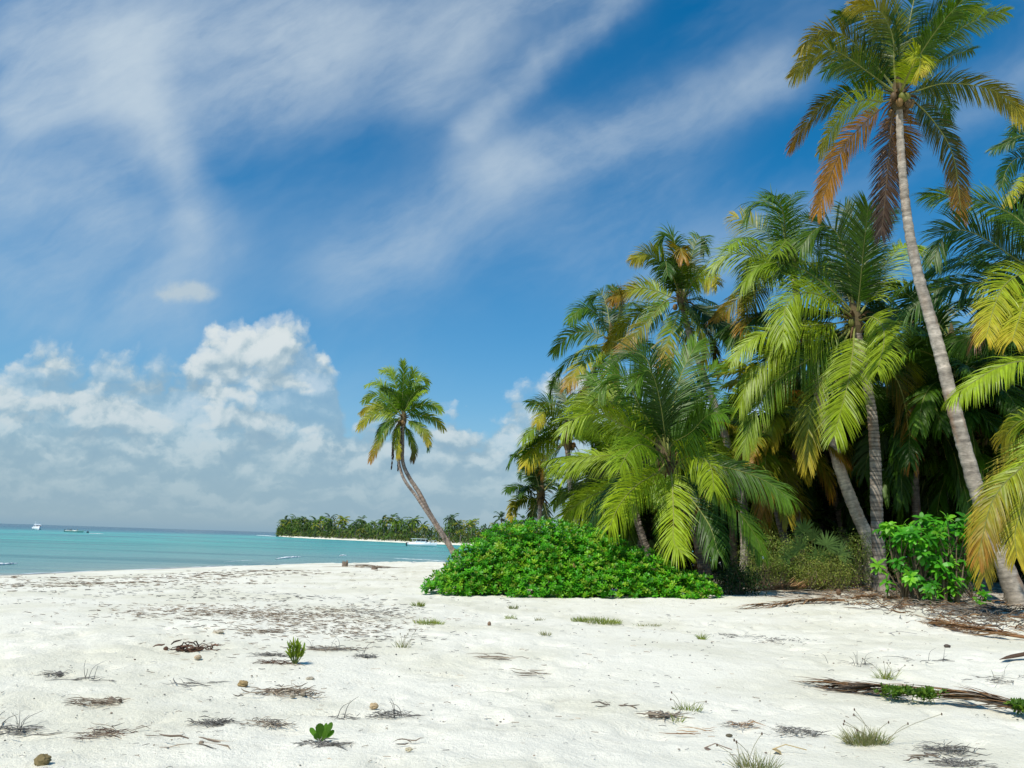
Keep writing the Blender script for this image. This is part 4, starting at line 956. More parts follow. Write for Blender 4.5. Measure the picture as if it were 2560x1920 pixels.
def clump(label, px, py, wpx, n, cols=GREY, name='seaweed_clump', cat='beach wrack', L=None, rad=.004, lift=.035, depth=.45, seed=None, lumps=0, group='dry wrack clumps on the sand', bias=.5, up=0):
    r = np.random.default_rng(int(px * 7 + py)); c = gpt(px, py); w = wpx * np.linalg.norm(c - EYE) / F
    root = thing(name, label, cat, c, group); mb = MB(); strands(mb, c, w * .52, w * depth * .8, int(n * 1.1), r, (L or w * .55) * .8, rad * .7, cols * 1.1, lift * .9, bias=bias)
    for k in range(lumps):
        q = c + np.array([r.normal() * w * .22, r.normal() * w * .1, .02]); q[2] = float(gz(q[0], q[1])) + .015
        mb.ball(q, np.array([.028, .026, .022]) * r.uniform(.6, 1.4), cols[r.integers(0, len(cols))], 8, 6, lump=.15)
    for k in range(up):
        q = c + np.array([r.normal() * w * .2, r.normal() * .05, 0]); a = r.uniform(-1, 1); l = r.uniform(.08, .22)
        mb.tube(curve([q, q + np.array([a * .3, 0, .6]) * l, q + np.array([a, r.normal() * .3, .9]) * l], 6), np.linspace(.004, .0015, 6), cols[r.integers(0, len(cols))], 4)
    o = mb.build('strands', M_DRY, root); return root
clump('dark red-brown seaweed clump with a curled end, left of the upright sprout', 480, 1627, 100, 46, DARK, L=.3, rad=.012, lift=.08, lumps=7, depth=.2)
clump('grey tangle of twigs near the left edge of the beach, ending in a small knob', 128, 1688, 58, 34, GREY, lumps=1)
clump('thin forked grey twigs with one raised tip, right of the knobbed tangle', 218, 1700, 90, 9, GREY, L=.45, up=4, rad=.005)
clump('long grey twisted strand bundle left of the brown husk', 490, 1713, 90, 14, GREY, L=.5, rad=.006, bias=.15)
clump('wide brown and grey wrack pile with red-brown dead leaves on top', 722, 1735, 150, 80, DRYC, lumps=7, rad=.006, L=.3, lift=.06)
clump('grey-brown wrack pile with a dark ball at its right end, left side of the beach', 252, 1758, 112, 70, DRYC, lumps=3)
clump('loose pile of dark twigs sticking up at the left edge of the picture', 30, 1830, 110, 46, GREY, L=.4, up=9, rad=.005)
clump('brown and black low wrack patch on a long thin stem, lower left', 268, 1835, 130, 60, np.vstack([DRYC, DARK]), L=.26)
clump('fine black-green wrack patch lower left, flat and wispy', 530, 1811, 96, 80, GREY * .7, L=.16)
clump('brown-tinged wrack patch left of the broad-leaved seedling', 676, 1813, 95, 70, np.vstack([DRYC, GREY]), L=.18)
clump('pale stick with dark shadowed curl and a small ball, bottom left', 492, 1862, 100, 8, DRYC, L=.5, lumps=1, rad=.008, bias=.2)
clump('grey wispy wrack around the foot of the broad-leaved seedling', 805, 1866, 105, 70, GREY, L=.2, lumps=2)
clump('grey wrack pile with a twig pointing up, right of the tan stone', 978, 1790, 85, 60, GREY, up=3, L=.2)
clump('small grey wrack patch with a tall upright stem', 855, 1797, 60, 26, GREY, up=2, L=.16)
clump('long band of grey and green wrack behind the upright sprout', 820, 1624, 150, 110, np.vstack([GREY, DRYC]), up=5, L=.3, depth=.2)
clump('grey ring-shaped wrack patch with a dark two-knob stalk', 910, 1643, 58, 50, GREY, up=3, L=.2, lumps=2)
clump('grey-brown litter patch left of the upright sprout, its upper strip', 680, 1640, 95, 70, GREY, L=.22, depth=.2)
clump('dark brown litter strip left of the upright sprout, its lower strip', 690, 1659, 95, 50, DARK, L=.25, depth=.15)
clump('curled brown twig heap left of the tall upright sprout, further up the beach', 640, 1580, 90, 40, DRYC, L=.35, rad=.006)
clump('brown stick pile lying across the middle of the beach', 1262, 1645, 100, 14, DRYC, L=.55, rad=.006, bias=.12)
clump('thin dark stick in the middle of the beach below the stick pile', 1322, 1683, 75, 7, DRYC, L=.55, rad=.006, bias=.1)
clump('grey brown-headed twig bundle beside green grass blades, lower right', 1660, 1792, 80, 26, np.vstack([DRYC, GREY]), L=.35, lumps=5, rad=.006)
clump('small reddish twig pile with grey fibres, lower right', 1855, 1815, 60, 40, np.vstack([RUST, GREY]), L=.2)
clump('pinkish thin twigs lying flat, lower right', 1745, 1832, 85, 7, RUST, L=.4, bias=.2)
clump('grey wisps trailing left of the big grass tuft', 1995, 1832, 110, 60, GREY, L=.22, lumps=2)
clump('dark fibrous clump lower right, below the big grass tuft', 2370, 1880, 110, 80, GREY * .8, L=.25)
clump('flat grey fibre patch in the bottom right corner', 2400, 1913, 110, 70, GREY, L=.22)
clump('brown twig lying below the dark fibrous clump, bottom right', 2290, 1897, 60, 7, DRYC, L=.35, rad=.007, bias=.3)
clump('dark curved bare twigs above the long dead frond, right side', 2320, 1652, 90, 12, GREY * .6, L=.6, rad=.006, up=3)
clump('sparse grey twigs with seed heads near the small grass tuft at right', 2150, 1662, 80, 16, GREY, up=8, L=.3)
clump('grey fibre tangle above the right end of the long dead frond', 2495, 1700, 90, 40, GREY, L=.35, up=2)
clump('flat grey scatter of bits on the bright sand, right of centre', 1940, 1602, 150, 90, GREY, L=.16, depth=.6)
clump('grey litter streak along the bright sand right of the small green weed', 1835, 1592, 120, 70, GREY, L=.2)
clump('short brown stick pair with a pale end, middle of the lower beach', 1535, 1765, 62, 6, DRYC, L=.3, rad=.008, bias=.2)
clump('thin dark bent twig at the bottom of the beach, right of the seedling', 1035, 1860, 70, 3, DRYC, L=.3, rad=.005, bias=.1)
clump('brown driftwood stick with a tuft on the sand by the lone palm', 945, 1420, 100, 16, DRYC, L=2.6, rad=.03, lift=.1, bias=.12, depth=.3)

# the long sweep of brown seaweed bits across the left beach
r = np.random.default_rng(88); mb = MB()
for (x, y, w, h, n, cc) in [(560, 1532, 330, 12, 520, DRYC), (760, 1545, 260, 26, 760, DRYC), (860, 1570, 180, 22, 260, DRYC), (430, 1520, 240, 6, 60, DRYC), (950, 1530, 140, 14, 150, GREY), (600, 1490, 420, 10, 150, GREY),
                           (330, 1455, 420, 10, 320, DRYC), (120, 1462, 260, 10, 240, DRYC), (620, 1432, 260, 6, 200, DRYC), (330, 1478, 340, 8, 70, GREY), (1000, 1600, 160, 16, 70, GREY)]:
    c = gpt(x, y); d = np.linalg.norm(c - EYE); c2_ = gpt(x, y - h); strands(mb, c, w * d / F, np.linalg.norm(c2_ - c) * 1.6, n, r, .14 * max(1, d / 13), .0042 * max(1, d / 15), cc * 1.1, .02, bias=.35)
o = mb.build('seaweed_wrack', M_DRY); o['kind'] = 'stuff'; tag(o, 'sweeping drift lines of brown dried seaweed bits on the left beach', 'seaweed')
# tiny bits everywhere
n = 4200; yy = 4.6 * (36 / 4.6) ** r.random(n); xx = r.uniform(-.78, .78, n) * yy
k = (shore_dist(xx, yy) > 1.5) & (vnoise(xx, yy, 1.8, 30) + r.normal(size=n) * .5 > -.15); xx, yy = xx[k], yy[k]; zz = gz(xx, yy); mb = MB()
for x, y, z in zip(xx, yy, zz):
    s = r.uniform(.35, 1.25) * (.5 + y / 16); q = np.array([x, y, z + .006]); cc = (GREY if r.random() < .6 else DRYC)[r.integers(0, 4)] * r.uniform(.8, 1.5)
    if r.random() < .62:
        a = r.normal() * .8; l = .030 * s; dv = np.array([math.cos(a), math.sin(a), r.normal() * .05]) * l
        mb.tube([q - dv, q + r.normal(size=3) * l * .12 + np.array([0, 0, .003]), q + dv], .0026 * s, cc * 1.4, 4)
    else: mb.ball(q, np.array([.011, .010, .006]) * s, cc if r.random() < .8 else (.72, .68, .6), 6, 4)
o = mb.build('sand_specks', M_DRY); o['kind'] = 'stuff'; tag(o, 'tiny dark bits, twigs and shell crumbs strewn over the white sand', 'debris')

# husks, stones and single leaves
def husk(name, label, cat, px, py, wpx, col, sq=(1, .8, .62), lump=.24, rot=0):
    c = gpt(px, py); s = wpx * .85 * np.linalg.norm(c - EYE) / F / 2; mb = MB(); mb.ball((0, 0, 0), np.array(sq) * s, col, 15, 11, None, lump * .6)
    if lump > .05: mb.ball((s * .5, -s * .3, s * .1), np.array(sq) * s * .55, np.array(col) * .8, 9, 6, None, lump * .5); mb.ball((-s * .45, -s * .35, -s * .05), np.array(sq) * s * .5, np.array(col) * 1.15, 9, 6, None, lump * .5)
    o = mb.build(name, M_NUT if lump < .15 else M_DRY, None, lump < .15); o.location = c + np.array([0, 0, s * sq[2] * .75]); o.rotation_euler.z = rot; tag(o, label, cat); return o
husk('coconut', 'old brown coconut sitting upright beside twigs in mid-beach', 'coconut', 1223, 1565, 13, (.22, .14, .085), (.8, .8, 1.1), .04)
husk('coral_lump', 'chunky golden-brown coral lump beside curled twigs, left half of the beach', 'coral', 607, 1716, 26, (.34, .24, .11))
husk('coral_lump', 'tan coral lump with one dark side above the grey wrack pile', 'coral', 935, 1771, 24, (.44, .33, .19))
husk('coral_lump', 'pale ring-like coral lump on the upper left beach', 'coral', 545, 1585, 28, (.5, .44, .33), (1, .7, .4))
husk('coral_lump', 'small pale tan coral lump below the dark red-brown seaweed clump', 'coral', 495, 1647, 17, (.46, .36, .24))
husk('coral_lump', 'flat pale brown stone below and right of the upright sprout', 'stone', 775, 1699, 21, (.42, .37, .28), (1, .7, .4))
husk('coral_lump', 'pale yellowish coral lump at the bottom of the beach right of the seedling', 'coral', 1022, 1877, 20, (.5, .44, .3), (1, .8, .5))
husk('sponge_lump', 'round spongy brown-olive lump cut by the bottom edge at far left', 'sponge', 105, 1914, 34, (.20, .155, .07), (1, .9, .8), .2)
husk('coconut_husk', 'dark pointed coconut husk on the sand left of the ringed trunk', 'coconut husk', 2097, 1488, 16, (.14, .08, .045), (.8, .7, 1.2), .05)
husk('coconut_husk', 'little dark husk on bright sand near the right edge, below the rusty dead frond', 'coconut husk', 2368, 1619, 15, (.08, .06, .045), (1, .8, .6), .1)
husk('pod', 'tiny dark pod with a thin stem right of the reddish twig pile', 'pod', 1823, 1842, 17, (.10, .085, .05), (1.1, .7, .5), .03)
def stump(label, px, py, w, h):
    c = gpt(px, py); d = np.linalg.norm(c - EYE) / F; root = thing('tree_stump', label, 'stump', c); r = np.random.default_rng(int(px)); mb = MB()
    mb.tube([(0, 0, -.1), (0, 0, h * d * .3), (0.03, 0, h * d * .8)], [w * d * .55, w * d * .48, w * d * .42], (.2, .15, .11), 9); place(root, mb, 'trunk', M_TRUNK)
    mb = MB()
    for k in range(14):
        a = r.uniform(0, 6.28); q = np.array([math.cos(a), math.sin(a), 0]) * w * d * .38; mb.tube([q + np.array([0, 0, h * d * .5]), q * 1.1 + np.array([0, 0, h * d * r.uniform(.85, 1.15)])], [w * d * .1, w * d * .03], np.array((.3, .23, .17)) * r.uniform(.6, 1.2), 4)
    place(root, mb, 'splinters', M_DRY)
stump('short splintered stump at the water line, left of the lone palm', 862, 1417, 15, 14)
stump('tiny dark stump at the water line, middle one of three', 892, 1418, 8, 5)
stump('low brown stump with a stick beside it, nearest the lone palm', 936, 1425, 16, 10)
# dead leaves
def dead_leaf(label, px, py, wpx, col, rot=0.0):
    c = gpt(px, py); L = wpx * np.linalg.norm(c - EYE) / F; mb = MB(); t = np.array([math.cos(rot), math.sin(rot), .12])
    mb.leaves([(-L * .5 * t[0], -L * .5 * t[1], .012)], [t], [(0, -.3, 1)], L, L * .42, col, droop=.35, rings=(0, .2, .5, .8, 1), wid=(.1, .8, 1, .7, .08)); mb.tube([(-L * .5 * t[0], -L * .5 * t[1], .012), (0, 0, .05), (L * .75 * t[0], L * .75 * t[1], .012)], .004, col, 4)
    o = mb.build('dead_leaf', M_DRY); o.location = c + np.array([0, 0, .012]); tag(o, label, 'leaf')
dead_leaf('curled brown dead leaf near the bottom edge, right of centre', 1788, 1880, 48, (.26, .19, .14), -.1)
dead_leaf('flat grey leaf shape standing in for a forked twig shadow on bright sand at right', 2250, 1587, 50, (.32, .30, .27), .05)  # grey leaf shape drawn for the shadow of a forked twig
dead_leaf('small yellowish dead leaf in the lower right, beside the bottom grass tuft', 1965, 1882, 60, (.48, .36, .17), .05)
# palm spathe at the right edge
c = gpt(2556, 1652); mb = MB(); mb.tube(curve([(-.38, -.1, .02), (-.15, -.03, .06), (.15, .02, .11), (.5, .1, .17)], 12), np.array([.01, .04, .07, .085, .09, .09, .088, .08, .07, .05, .03, .02]) * .6, (.09, .055, .035), 8, .45)
o = mb.build('palm_spathe', M_DRY, None, True); o.location = c; tag(o, 'dark brown curved palm spathe lying at the right edge', 'palm spathe')

# dead fronds lying on the sand
def dead_frond(label, P, cols, n=70, Ll=.5, seed=0, curl=0, fan=.35, rad=.02):
    r = np.random.default_rng(seed); pts = np.array([gpt(x, y) for x, y in P]); L = curve(pts, 24); L[:, 2] = gz(L[:, 0], L[:, 1]) + np.interp(np.linspace(0, 1, 24), [0, .3, 1], [.05, .08, .04])
    root = thing('dead_palm_frond', label, 'palm frond', L[12], 'dead fronds on the sand')
    mb = MB(); mb.tube(L, np.linspace(rad * 1.6, rad * .5, 24), cols[0], 6, .6); mb.build('stalk', M_DRY, root)
    T = np.gradient(L, axis=0); T /= np.linalg.norm(T, axis=1)[:, None]; mb = MB()
    for k in range(n):
        i = int(r.uniform(1, 23)); s = (1 if k % 2 else -1); t = T[i]; S = np.array([-t[1], t[0], 0]); d = t + s * S * r.uniform(.03, fan) + np.array([0, 0, r.uniform(.0, .22)]); l = Ll * r.uniform(.5, 1.2)
        q = [L[i] + np.array([0, 0, r.uniform(0, .05)])]
        for m_ in range(4):
            d = d + np.array([0, 0, -.09]) + r.normal(size=3) * .06 + (np.array([0, 0, .25]) if curl and m_ < 2 else 0); d /= np.linalg.norm(d); x = q[-1] + d * l / 4; x[2] = max(x[2], float(gz(x[0], x[1])) + .008); q.append(x)
        mb.tube(q, np.array([.007, .012, .011, .008, .002]) * 1.1, cols[r.integers(0, len(cols))] * r.uniform(.65, 1.2), 4, .35)
    mb.build('leaflets', M_DRY, root); return root
dead_frond('long grey-brown dead frond with green creeper growing on it, lower right', [(2600, 1800), (2480, 1775), (2320, 1752), (2180, 1737), (2085, 1722)], np.vstack([DRYC, RUST * .8]), 230, .6, 1, fan=.16, rad=.022)
dead_frond('rusty orange-brown dead frond with bushy left end, right side of the beach', [(2575, 1603), (2480, 1592), (2400, 1575), (2345, 1562)], RUST * 1.15, 150, .75, 2, fan=.22, rad=.03)
dead_frond('brown dead frond with a brushy left tip, lying alone on bright sand', [(2110, 1505), (2040, 1509), (1960, 1514), (1895, 1520)], RUST, 120, .85, 3, fan=.16, rad=.03)
dead_frond('red-brown dead frond with curled pale leaflets beside the shaded bush end', [(1850, 1480), (1930, 1480), (2000, 1478), (2070, 1472)], RUST * 1.1, 150, .9, 4, curl=1, fan=.3, rad=.03)
dead_frond('dead brown frond half under the broadleaf shrub, left of the litter heap', [(2130, 1500), (2180, 1497), (2240, 1500)], RUST, 70, .6, 5, fan=.3)
dead_frond('grey dead frond across the foot of the pale slanting trunk', [(2220, 1468), (2160, 1462), (2100, 1458), (2050, 1462)], GREY, 80, .9, 6, fan=.25)
dead_frond('tan dead frond in the litter heap below the broadleaf shrub', [(2400, 1525), (2340, 1515), (2280, 1510), (2245, 1520)], np.vstack([DRYC, RUST]), 130, .8, 7, fan=.4)
dead_frond('grey-tan dead frond in the litter heap at the foot of the tallest palm', [(2560, 1545), (2500, 1535), (2440, 1535), (2390, 1528)], np.vstack([DRYC, GREY]), 150, .8, 8, fan=.4)
# hanging dead frond beside the low palm's trunk
# litter heap
r = np.random.default_rng(89); mb = MB()
for (x, y, w, h, n) in [(2400, 1520, 330, 26, 700), (2300, 1500, 200, 18, 260), (2480, 1545, 180, 14, 260), (2080, 1470, 220, 10, 220), (2230, 1478, 120, 12, 160), (1960, 1462, 160, 8, 120), (2200, 1520, 120, 8, 90), (2480, 1570, 140, 8, 80)]:
    c = gpt(x, y); d = np.linalg.norm(c - EYE); c2_ = gpt(x, y - h); strands(mb, c, w * d / F, np.linalg.norm(c2_ - c) * 1.5, n, r, .45, .009, np.vstack([DRYC, GREY, RUST * .8]), .12, bias=.8)
o = mb.build('leaf_litter', M_DRY); o['kind'] = 'stuff'; tag(o, 'grey and brown heap of palm litter under the trees at right', 'leaf litter')

# green plants on the sand
def tuft(label, px, py, wpx, hpx, n, cols, name='grass_tuft', group='grass tufts on the sand', stalks=0, flat=.3):
    r = np.random.default_rng(int(px * 3 + py)); n = int(n * .75); c = gpt(px, py); k = np.linalg.norm(c - EYE) / F; w, h = wpx * k / 2, hpx * k
    root = thing(name, label, 'grass', c, group); a = r.uniform(0, 6.28, n); q = r.random(n) ** .5
    P = np.stack([c[0] + np.cos(a) * q * w * .7, c[1] + np.sin(a) * q * max(w * flat, .05), np.zeros(n)], 1); P[:, 2] = gz(P[:, 0], P[:, 1]) - .005
    D = np.stack([np.cos(a) * .6 * q, np.sin(a) * .5 * q, np.ones(n)], 1) + r.normal(size=(n, 3)) * .25
    mb = MB(); mb.leaves(P, D, np.stack([-np.cos(a) * .2, -np.sin(a) - .6, np.full(n, .4)], 1), h * r.uniform(.45, 1.15, n), max(.004, .0015 + k * .8), np.array(cols)[r.integers(0, len(cols), n)] * r.uniform(.7, 1.2, (n, 1)), rings=(0, .35, .7, 1), wid=(.8, 1, .6, .05), sag=.16)
    mb.build('blades', M_SCRUB, root)
    if stalks:
        mb = MB()
        for j in range(stalks):
            b_ = c + np.array([r.normal() * w * .4, r.normal() * .05, 0]); t = b_ + np.array([r.normal() * w * .9, r.normal() * .1, h * r.uniform(.8, 1.7)])
            mb.tube(curve([b_, (b_ + t) / 2 + np.array([0, 0, .03]), t], 6), .002, (.24, .22, .12), 4); mb.ball(t, (.007, .007, .012), (.12, .08, .055), 6, 5)
        mb.build('seed_stalks', M_DRY, root)
GR = ((.22, .28, .035), (.30, .33, .06), (.15, .22, .03)); GD = ((.26, .26, .11), (.20, .23, .07), (.32, .29, .16), (.14, .18, .045))
tuft('small yellow-green grass patch below the left end of the big bush', 1047, 1516, 42, 15, 130, GR)
tuft('wide yellow-green grass patch in front of the big bush, left of centre', 1072, 1561, 95, 15, 300, GR, flat=.4)
tuft('flat yellow-green grass carpet in front of the big bush, widest of the patches', 1490, 1556, 165, 13, 800, GR, flat=.6)
tuft('sparse grass trailing right from the grass carpet', 1625, 1566, 110, 8, 160, GD, flat=.3)
tuft('thin grass tuft left of the grass carpet, the upper of two', 1283, 1522, 34, 13, 70, GD)
tuft('thin grass tuft left of the grass carpet, the lower of two', 1277, 1548, 30, 13, 70, GR)
tuft('small grass tuft just left of the grass carpet', 1348, 1553, 30, 11, 60, GD)
tuft('wispy grass tuft below the grass carpet', 1362, 1588, 34, 13, 60, GD)
tuft('small green weed in a grey ring on bright sand, right of the grass carpet', 1755, 1598, 26, 18, 70, GR)
tuft('straggly weed with dark seed heads in mid-beach', 1005, 1622, 52, 26, 50, GD, stalks=5)
tuft('small grass tuft with tall seed stalks on the right side of the beach', 2215, 1698, 60, 28, 90, GR, stalks=6)
tuft('large bristly olive grass tuft in the lower right of the beach', 2165, 1862, 120, 38, 460, GD, stalks=8)
tuft('sparse green grass tuft beside the headed twig bundle, lower right', 1722, 1778, 80, 24, 90, GR, stalks=3)
tuft('few green grass blades on the headed twig bundle', 1690, 1804, 42, 22, 30, GR)
tuft('green and brown grass tuft cut by the bottom edge, right of centre', 1890, 1925, 130, 42, 200, GD, stalks=4)
def creeper(label, px, py, wpx):
    r = np.random.default_rng(int(px)); c = gpt(px, py); k = np.linalg.norm(c - EYE) / F; w = wpx * k / 2; n = 60; P = np.stack([c[0] + r.normal(size=n) * w * .5, c[1] + r.normal(size=n) * .07, np.zeros(n)], 1); P[:, 2] = gz(P[:, 0], P[:, 1]) + .05 + .07 * r.random(n)
    root = thing('creeper_plant', label, 'creeper', c, 'green creeper on the dead frond'); mb = MB(); rosettes(mb, P, r.normal(size=(n, 3)) * .4 + np.array([0, -.3, 1]), r, 6, .045, .022, ((.08, .16, .012), (.12, .2, .018), (.05, .11, .01))); mb.build('foliage', M_WAXY, root)
    mb = MB(); strands(mb, c, w, .1, 14, r, w * .6, .003, np.array([(.16, .2, .05)]), .08); mb.build('stems', M_DRY, root)
creeper('green creeper patch on the long dead frond, leftmost of three', 2235, 1750, 70)
creeper('green creeper patch on the long dead frond, middle of three', 2315, 1757, 60)
creeper('green creeper patch on the long dead frond at the right edge of the picture', 2552, 1790, 40)
# two sprouts
c = gpt(737, 1660); k = np.linalg.norm(c - EYE) / F; r = np.random.default_rng(95)
root = thing('beach_sprout', 'upright yellow-green sprout with narrow leaves on several stems', 'sprout', c)
mbS, mbL = MB(), MB()
for j in range(9):
    x = np.linspace(-1, 1, 9)[j]; t = c + np.array([x * 15 * k, r.normal() * .03, (43 - 12 * abs(x)) * k * r.uniform(.85, 1.05)]); S_ = curve([c + np.array([x * 3 * k, 0, 0]), (c + t) / 2 + np.array([x * 5 * k, 0, 0]), t], 10)
    mbS.tube(S_, .006, (.16, .22, .04), 5); A = np.gradient(S_, axis=0)[3:]
    rosettes(mbL, S_[3:], A, r, 3, .085, .02, ((.22, .31, .025), (.28, .35, .03)), spread=(.2, .55))
mbS.build('stems', M_SCRUB, root); mbL.build('foliage', M_WAXY, root)
c = gpt(802, 1855); k = np.linalg.norm(c - EYE) / F
root = thing('beach_seedling', 'seedling with a few broad glossy paddle leaves near the bottom edge', 'seedling', c)
for (x, y, w, yy_) in [(-25, 24, 9, .02), (-4, 38, 15, -.03), (8, 34, 8, .03), (20, 36, 11, .02), (14, 24, 12, -.04), (-12, 18, 9, -.05), (24, 20, 9, .03)]:
    d = np.array([x * k, yy_, y * k]); l = np.linalg.norm(d); mb = MB()
    mb.leaves([c + d * .1], [d], [(-.2 * np.sign(x), -1, .5)], l, w * k * 1.25, np.array((.085, .19, .014)) * rng.uniform(.8, 1.25), rings=(0, .25, .55, .8, .93, 1), wid=(.18, .5, .95, 1, .7, .2), droop=-.03); mb.build('leaf', M_WAXY, root)
mb = MB(); mb.tube([c, c + np.array([0, 0, .03])], .012, (.12, .14, .05), 6); mb.build('stem', M_DRY, root)

# ------------------------------------------------------------------ light and sky
SD = np.array([-.50, -.62, 0.0]); SD /= np.linalg.norm(SD); EL = R(56); SD = np.array([SD[0] * math.cos(EL), SD[1] * math.cos(EL), math.sin(EL)])
sl = bpy.data.lights.new('sun', 'SUN'); sl.energy = 4.4; sl.angle = R(.55); sl.color = (1, .945, .85)
so = bpy.data.objects.new('sun', sl); COL.objects.link(so); so.rotation_euler = Vector(-SD).to_track_quat('-Z', 'Y').to_euler(); so.location = (0, 0, 40)
wd = bpy.data.worlds.new("World"); scene.world = wd; wd.use_nodes = True; nt = NT(wd.node_tree); bg = nt.n['Background']
STR = .12
sky = nt.new('ShaderNodeTexSky', sky_type='NISHITA'); sky.sun_disc = False; sky.sun_elevation = EL; sky.sun_rotation = math.atan2(SD[0], SD[1]); sky.altitude = 0; sky.air_density = 1.0; sky.dust_density = .25; sky.ozone_density = 2.2
gen = nt.new('ShaderNodeTexCoord').outputs['Generated']; D3 = nt.sep(gen)
yc = nt.math('MAXIMUM', D3[1], .05); U, V_ = nt.math('DIVIDE', D3[0], yc), nt.math('DIVIDE', D3[2], yc); p = nt.xyz(U, V_)
skc = nt.new('ShaderNodeHueSaturation'); skc.inputs['Saturation'].default_value = SKY_SAT; skc.inputs['Value'].default_value = SKY_VAL; skc.inputs['Hue'].default_value = SKY_HUE; nt.l.new(sky.outputs[0], skc.inputs['Color']); base = skc.outputs[0]
K = 1 / STR
wn = nt.new('ShaderNodeTexNoise', noise_dimensions='2D'); nt.put(wn.inputs['Vector'], p); wn.inputs['Scale'].default_value = 3.2; wn.inputs['Detail'].default_value = 5; wn.inputs['Roughness'].default_value = .6
warp = nt.vm('SUBTRACT', wn.outputs['Color'], (.5, .5, .5))
pw = nt.vm('ADD', p, nt.vm('SCALE', warp, None, .07))
CIR = [(880, 690, 1250, 425, 90, .42), (1250, 425, 1960, 180, 70, .50), (930, 640, 1600, 420, 170, .22), (1175, 325, 1580, -30, 36, .55), (1060, 210, 1420, -40, 110, .50), (80, 110, 700, 70, 170, .75), (60, 270, 340, 235, 80, .55),
       (720, 130, 1150, 20, 130, .55), (370, 250, 500, 530, 52, .60), (300, 80, 390, 330, 90, .40), (-40, 430, 250, 450, 120, .45), (250, 520, 560, 620, 60, .25), (560, 290, 760, 230, 110, .35), (0, 720, 420, 790, 110, .35), (1450, 690, 2100, 600, 110, .18), (2380, 270, 2640, 120, 70, .22), (100, 560, 420, 640, 120, .22)]
tot = None
for x0, y0, x1, y1, w, s in CIR:
    a = np.array(uv(x0, y0)); b_ = np.array(uv(x1, y1)); d = b_ - a; w = w / F * 1.15
    q = nt.vm('SUBTRACT', pw, (a[0], a[1], 0)); t = nt.math('MULTIPLY', nt.vm('DOT_PRODUCT', q, (d[0], d[1], 0)), 1 / (d @ d), clamp=True)
    e = nt.vm('LENGTH', nt.vm('SUBTRACT', q, nt.vm('SCALE', (d[0], d[1], 0), None, t))); e = nt.math('DIVIDE', e, w)
    v = nt.math('MULTIPLY', nt.math('EXPONENT', nt.math('MULTIPLY', nt.math('MULTIPLY', e, e), -1)), s); tot = v if tot is None else nt.math('ADD', tot, v)
sp = nt.sep(pw); th = R(34)
ra = nt.math('ADD', nt.math('MULTIPLY', sp[0], math.cos(th)), nt.math('MULTIPLY', sp[1], math.sin(th))); rb = nt.math('SUBTRACT', nt.math('MULTIPLY', sp[1], math.cos(th)), nt.math('MULTIPLY', sp[0], math.sin(th)))
rv = nt.xyz(nt.math('MULTIPLY', ra, 1.5), nt.math('MULTIPLY', rb, 4.2))
fib = nt.noise(rv, 2.6, 8, .64, .12, '2D'); pat = nt.noise(p, 4.5, 4, .6, .3, '2D')
mod = nt.math('ADD', .28, nt.math('ADD', nt.math('MULTIPLY', nt.step(fib, .26, .78), .62), nt.math('MULTIPLY', nt.step(pat, .25, .8), .55)))
ca = nt.math('SUBTRACT', 1, nt.math('EXPONENT', nt.math('MULTIPLY', nt.math('MULTIPLY', tot, mod), -1.35)))
veil = nt.math('MULTIPLY', nt.step(nt.noise(rv, 1.1, 5, .6, 0, '2D'), .40, .8), .16)
ca = nt.math('MULTIPLY', nt.math('ADD', ca, veil, clamp=True), .86)
front = nt.step(D3[1], .05, .3)
ca = nt.math('MULTIPLY', ca, front)
colr = nt.mix(ca, base, lin([c_ * K for c_ in (.62, .72, .79)]))
# low haze
hz_ = nt.math('EXPONENT', nt.math('MULTIPLY', nt.math('MAXIMUM', nt.math('DIVIDE', D3[2], .16), 0), -1))
colr = nt.mix(nt.math('MULTIPLY', hz_, .93), colr, lin([c_ * K for c_ in (.225, .385, .52)]))
